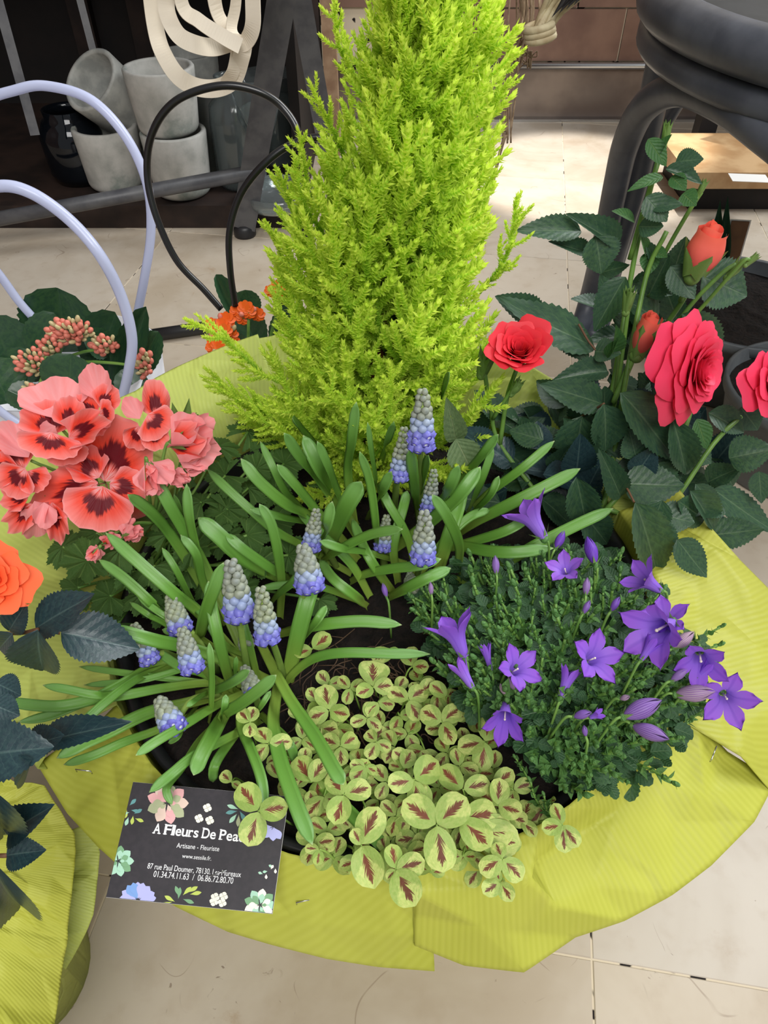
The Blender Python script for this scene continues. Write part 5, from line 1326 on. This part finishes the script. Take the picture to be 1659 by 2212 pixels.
def cluster(par, c, Y, rx_, ry_, n, flowers=False, foot=None):
    C = PY(*c, Y); f = Vector(foot) if foot is not None else Vector((KC.x, KC.y, .18))
    st_ = stem(par, [f, f.lerp(C, .6), C + Vector((0, .01, -.012))], .002, .0015, 'green_stem', 'flower_stalk', 6, 4)
    for k in range(n):
        a = k*2.4; r = math.sqrt((k+.5)/n); x, y = c[0] + rx_*r*math.cos(a), c[1] + ry_*r*math.sin(a)
        p = PY(x, y, Y + .012*r + U(-.003, .003)); big = U(5.0, 7.5)
        d = (p - (C + Vector((0, .015, -.02)))).normalized()
        if flowers and k % 2 == 0:
            s = mpx(U(15, 20), p)
            for q in range(8):
                b_ = q*math.pi/4; M_ = frame(p, Vector((math.cos(b_), .2, math.sin(b_))), Vector((0, -1, .5))) @ Matrix.Diagonal((s, s*.8, s, 1))
                put('petal', ORB, st_, M_)
        else: put('bud', BUDM if U(0, 1) < .62 else BUDP, st_, axis_mat(p, d, mpx(big, p)))
        if k % 3 == 0: stem(st_, [C + Vector((0, .01, -.012)), p], .0007, .0006, 'green_stem', 'pedicel', 4, 3)
cluster(kal, (150,715), .66, 52, 28, 46); cluster(kal, (65,782), .63, 36, 30, 26); cluster(kal, (224,745), .67, 30, 22, 22); cluster(kal, (310,785), .655, 20, 30, 20); cluster(kal, (105,750), .65, 28, 22, 16); cluster(kal, (68,840), .615, 18, 12, 8)
OC = PY(520, 800, .64)
ob = thing('black_gift_bag', 'black plant bag with glossy black tube handles behind the conifer', 'bag', (OC.x, OC.y, 0))
bagbody(ob, OC, 0.075, 0.07, 0.16, 'black_plastic')
hoop(ob, [(478,668,.66),(440,625,.665),(380,560,.67),(335,460,.68),(318,370,.69),(330,285,.69),(380,218,.69),(470,186,.69),(550,195,.69),(610,232,.69),(648,300,.68),(660,420,.67),(650,560,.66),(600,680,.65)], 17, 'black_tube')
hoop(ob, [(508,660,.60),(497,580,.60),(496,500,.605),(520,420,.61),(570,355,.61),(630,312,.615),(700,298,.615),(770,340,.61),(800,450,.60),(780,600,.595),(700,720,.59)], 16, 'black_tube')
ok = thing('orange_kalanchoe', 'kalanchoe with bright orange blooms behind the conifer', 'flower plant', (OC.x, OC.y, 0.12))
for b, t, w, Y in (((520,700),(462,592),40,.63),((540,690),(530,625),60,.64),((560,760),(520,660),70,.62),((600,760),(640,660),80,.63),((510,720),(470,700),60,.63),((540,770),(480,740),70,.60)):
    B = PY(*b, Y); place_leaf(ok, 'leaf', random.choice(KL), B, PY(t[0], t[1], Y+.01), mpx(w, B), facing(B, .3, .3))
cluster(ok, (480,715), .585, 30, 34, 18, True, (OC.x, OC.y, .13)); cluster(ok, (530,675), .59, 30, 16, 10, True, (OC.x, OC.y, .13)); cluster(ok, (600,632), .60, 16, 14, 5, True, (OC.x, OC.y, .13)); cluster(ok, (470,755), .58, 16, 14, 7, True, (OC.x, OC.y, .13))
a, b = PZ(300, 728, .012), PZ(560, 690, .012)
tag(put('metal_rod', G().tube([a, b], mpx(13, a), 12).mesh('metal_rod', 'black_metal')), 'black metal rod lying on the floor between the two bags', 'rod')

# ================================================================== GREY POTS AT THE RIGHT
random.seed(88)
pc = PZ(1612, 645, 0.125)
p1 = thing('grey_plant_pot', 'wide grey plastic pot of dark soil behind the roses', 'plant pot', (pc.x, pc.y, 0), 'grey pots beside the chair')
pr = [(0.001, 0), (0.078, 0), (0.082, 0.006), (0.104, 0.108), (0.109, 0.110), (0.111, 0.124), (0.109, 0.126), (0.105, 0.124), (0.101, 0.10), (0.001, 0.10)]
prr = mpx(205, pc)/0.111
def grey_pot(o, c, s, soilname):
    put('pot_body', G().revolve([(r*s, z) for r, z in pr], 48, 0, Matrix.Translation((c.x, c.y, 0))).mesh('pot_body', 'planter_grey'), o)
    vs, fs = [], []
    for i in range(15):
        for j in range(40):
            a = 2*math.pi*j/40; r = 0.1015*s*i/14.0; p = Vector((c.x + r*math.cos(a), c.y + r*math.sin(a), 0)); p.z = .108 + .006*noise.noise(p*40) + .003*noise.noise(p*110); vs.append(p)
    for i in range(14):
        for j in range(40): fs.append((i*40+j, (i+1)*40+j, (i+1)*40+(j+1) % 40, i*40+(j+1) % 40))
    so_ = put('soil', mesh('soil', vs, fs, 'soil'), o); so_['kind'] = 'stuff'
grey_pot(p1, pc, min(prr, 1.25), 'soil')
p2c = PZ(1765, 835, 0.126)
p2 = thing('grey_plant_pot', 'grey plastic pot half hidden behind the pink rose bloom', 'plant pot', (p2c.x, p2c.y, 0), 'grey pots beside the chair')
grey_pot(p2, p2c, 0.95, 'soil')
tp = thing('tulip_shoot', 'young tulip shoot with upright green leaves in the wide grey pot', 'tulip', (pc.x-.02, pc.y+.02, .105))
TL = leaf_mesh('leaf', 'tulip_leaf', lance, 12, 2, fold=0.7, curl=-0.05)
for b, t, w in (((1540,560),(1556,428),32),((1555,560),(1572,420),28),((1548,575),(1535,470),26)):
    B = PY(*b, pc.y-.01); place_leaf(tp, 'leaf', TL, B, PY(*t, pc.y-.015), mpx(w, B), facing(B, .1, .2))
stem(tp, [(pc.x-.02, pc.y+.02, .105), PY(1545, 570, pc.y-.01)], .004, .004, 'green_stem')
A = PY(1566, 600, pc.y-.03); B = PY(1600, 478, pc.y-.03)
lb = thing('plant_label', 'brown printed plant label stuck in the wide grey pot', 'label', A)
put('label_board', G().box((-0.02, -mpx(17, A), -.0008), ((B-A).length, mpx(17, A), .0008), 0, frame(A, B-A, Vector((-.3, -1, .3)))).mesh('label_board', 'brown_stem', False), lb)
put('label_edge', G().box((-0.02, -mpx(20, A), -.0016), ((B-A).length*1.02, mpx(20, A), -.0009), 0, frame(A, B-A, Vector((-.3, -1, .3)))).mesh('label_edge', 'paper_white', False), lb)

# ================================================================== BUSINESS CARD
TLc = PZ(263, 1687, .268); BLc = PZ(229, 1938, .252); BRc = PZ(588, 1974, .250)
X = (BRc-BLc); Yv = (TLc-BLc); Yv = Yv - X*(Yv.dot(X)/X.length_squared)
cw, chh = X.length, Yv.length
CM = frame(BLc, X, X.cross(Yv))
Zc = 0.0006
card = thing('business_card', 'black florist business card with white lettering and painted succulents', 'card', BLc)
put('card_sheet', G().box((0, 0, -0.0004), (cw, chh, 0), 0, CM).mesh('card_sheet', 'card_black', False), card)
put('card_edge', G().box((-0.0001, -0.0001, -0.0006), (cw+0.0001, chh+0.0001, -0.0004), 0, CM).mesh('card_edge', 'paper_white', False), card)
def cuv(px, py):
    """pixel of the printed mark -> card plane coordinates"""
    n_ = CM.col[2].to_3d(); d = ray(px, py); t = (BLc-CAM).dot(n_)/d.dot(n_); p = CM.inverted() @ (CAM + d*t); return p.x, p.y
def text(body, l, r, name, size_mult=1.0, bold=0.0, serif=False):
    """body centred between card pixels l and r (baseline ends)"""
    x0, y0 = cuv(*l); x1, y1 = cuv(*r); w = math.hypot(x1-x0, y1-y0); an = math.atan2(y1-y0, x1-x0)
    cu = bpy.data.curves.new(name, 'FONT'); cu.body = body; cu.size = 1.0; cu.offset = bold
    o = bpy.data.objects.new(name, cu); COL.objects.link(o)
    bpy.context.view_layer.update()
    me = bpy.data.meshes.new_from_object(o.evaluated_get(bpy.context.evaluated_depsgraph_get()))
    bpy.data.objects.remove(o)
    xs = [v.co.x for v in me.vertices]; s = w/(max(xs)-min(xs)); mn = min(xs)
    T = CM @ Matrix.Translation((x0, y0, 0.00015)) @ Matrix.Rotation(an, 4, 'Z')
    for v in me.vertices: v.co = T @ Vector(((v.co.x-mn)*s, v.co.y*s*size_mult, 0))
    me.materials.clear(); me.materials.append(MAT['ink_white'])
    return put('lettering', me, card), T, s
# heading: heavy letters with slab serifs
HW = [('A', .72), (' ', .28), ('F', .70), ('l', .36), ('e', .58), ('u', .62), ('r', .48), ('s', .50), (' ', .28), ('D', .74), ('e', .58), (' ', .28), ('P', .66), ('e', .58), ('a', .58), ('u', .62)]
x0, y0 = cuv(330, 1800); x1, y1 = cuv(530, 1819); tot = sum(w for _, w in HW); L_ = math.hypot(x1-x0, y1-y0); an = math.atan2(y1-y0, x1-x0); s_ = L_/tot
HT = CM @ Matrix.Translation((x0, y0, 0.00015)) @ Matrix.Rotation(an, 4, 'Z'); xx = 0.0
hg = G()
for c, w in HW:
    if c != ' ':
        cu = bpy.data.curves.new('h', 'FONT'); cu.body = c; cu.size = 1.0; cu.offset = 0.016
        o = bpy.data.objects.new('h', cu); COL.objects.link(o); bpy.context.view_layer.update()
        me = bpy.data.meshes.new_from_object(o.evaluated_get(bpy.context.evaluated_depsgraph_get())); bpy.data.objects.remove(o)
        xs = [v.co.x for v in me.vertices]; mn, mxx = min(xs), max(xs); k = (w-.06)/(mxx-mn)
        hg.add([HT @ Vector(((xx + (v.co.x-mn)*k)*s_, v.co.y*s_*1.22, 0)) for v in me.vertices], [tuple(p.vertices) for p in me.polygons])
        bars = {'A': ((-.05, 0, .26), (.42, 0, .30)), 'F': ((-.05, 0, .34), (-.05, .80, .2)), 'l': ((-.05, 0, .34), (-.05, .80, .2)), 'r': ((-.04, 0, .32),), 'u': ((.38, 0, .2), (-.06, .56, .2)), 'D': ((-.05, 0, .2), (-.05, .80, .2)), 'P': ((-.05, 0, .36), (-.05, .80, .2)), 'a': ((.36, 0, .2),)}.get(c, ())
        for bx, by, bw in bars:
            hg.add([HT @ Vector(((xx+bx+dx)*s_, (by+dy)*s_, .00002)) for dx, dy in ((0, 0), (bw, 0), (bw, .075), (0, .075))], [(0, 1, 2, 3)])
    xx += w
put('heading', hg.mesh('heading', 'ink_white', False), card)
text('Artisane - Fleuriste', (381,1831), (473,1839), 'l', 1.15); text('www.sessile.fr.', (393,1853), (456,1859), 'l', 1.1)
text('87 rue Paul Doumer, 78130. Les Mureaux', (318,1876), (520,1895), 'l', 1.3); text('01.34.74.11.63  /  06.86.72.80.70', (331,1894), (503,1909), 'l', 1.3)
def printed(name, shapes):
    """flat print: list of (px polygon, material)"""
    mats = []; g = G()
    for i, (poly, mt) in enumerate(shapes):
        if mt not in mats: mats.append(mt)
        q = [cuv(*p) for p in poly]
        q = [(min(max(x, 0.0002), cw-0.0002), min(max(y, 0.0002), chh-0.0002)) for x, y in q]
        g.add([CM @ Vector((x, y, 0.0001 + 0.000012*i)) for x, y in q], [tuple(range(len(q)-1, -1, -1))], None, mats.index(mt))
    put(name, g.mesh(name, mats, False), card)
def petal_poly(cx_, cy_, a, r0, r1, w, point=-0.45):
    out = []
    for i in range(9):
        t = i/8.0; s = math.sin(math.pi*min(1, t**(1-point)))*w; out.append((cx_ + math.cos(a)*(r0+(r1-r0)*t) - math.sin(a)*s, cy_ + math.sin(a)*(r0+(r1-r0)*t) + math.cos(a)*s))
    for i in range(7, 0, -1):
        t = i/8.0; s = -math.sin(math.pi*min(1, t**(1-point)))*w; out.append((cx_ + math.cos(a)*(r0+(r1-r0)*t) - math.sin(a)*s, cy_ + math.sin(a)*(r0+(r1-r0)*t) + math.cos(a)*s))
    return out
def rosette(cx_, cy_, R_, cols, rings=3):
    sh = []
    for k in range(rings):
        rr = R_*(1 - k*0.30); n_ = 9 - k*2
        for i in range(n_): sh.append((petal_poly(cx_, cy_, 2*math.pi*(i + .5*(k % 2))/n_, rr*.15, rr, rr*.26), cols[(i+k) % len(cols)]))
    return sh
printed('printed_succulent', rosette(362, 1735, 46, ['ink_blush', 'ink_sage', 'ink_pink']) )
printed('printed_succulent', rosette(256, 1860, 34, ['ink_mint', 'ink_leaf', 'ink_mint']))
printed('printed_succulent', rosette(562, 1955, 36, ['ink_mint', 'ink_cream', 'ink_leaf']))
printed('printed_succulent', [(petal_poly(298, 1945, math.radians(a), 4, 40, 11), c) for a, c in ((-150, 'ink_lilac'), (-25, 'ink_lilac'), (-125, 'ink_blue'), (-50, 'ink_lilac'), (-90, 'ink_lilac'), (-172, 'ink_lilac'), (-8, 'ink_lilac'), (-105, 'ink_blue'), (-72, 'ink_lilac'))])
printed('printed_succulent', [(petal_poly(590, 1785, math.radians(a), 2, 32, 9), c) for a, c in ((170, 'ink_lilac'), (130, 'ink_lilac'), (90, 'ink_lilac'), (60, 'ink_lilac'))])
def sprig(pts, leaves, L, w, cols):
    return [(petal_poly(x, y, math.radians(a), 0, L, w), cols[i % len(cols)]) for i, (x, y, a) in enumerate(leaves)]
printed('printed_sprig', sprig(None, [(266,1718,-60),(272,1730,-150),(274,1732,-80),(280,1740,-45),(268,1738,120),(274,1748,100),(283,1750,10),(280,1755,170),(288,1762,100),(290,1758,-30),(278,1765,110),(292,1768,20)], 20, 4, ['ink_teal', 'ink_mint', 'ink_lime']))
printed('printed_sprig', sprig(None, [(513,1752,170),(512,1758,130),(516,1760,95),(518,1752,60),(515,1748,-160)], 26, 4.5, ['ink_teal', 'ink_mint', 'ink_sage']))
printed('printed_sprig', sprig(None, [(378,1948,-150),(385,1942,-80),(395,1934,-45),(405,1928,-30),(395,1942,20),(410,1932,-10),(372,1948,160),(388,1938,-110)], 26, 4.5, ['ink_lime', 'ink_leaf', 'ink_lime']))
printed('printed_sprig', sprig(None, [(590,1874,-150),(585,1878,-60),(578,1882,170),(575,1888,90),(568,1888,-160),(595,1876,90)], 11, 3, ['ink_mint', 'ink_cream']))
for (x, y) in ((448,1745), (430,1768), (453,1772), (465,1938), (483,1936), (462,1948), (480,1950)):
    printed('printed_blossom', [(petal_poly(x, y, math.radians(a), 0, 10, 5), 'ink_cream') for a in (20, 110, 200, 290)])
put('staple', G().tube([CM @ Vector((*cuv(455, 1893), .0006)), CM @ Vector((*cuv(490, 1880), .0006))], .0004, 5).mesh('staple', 'staple'), card)
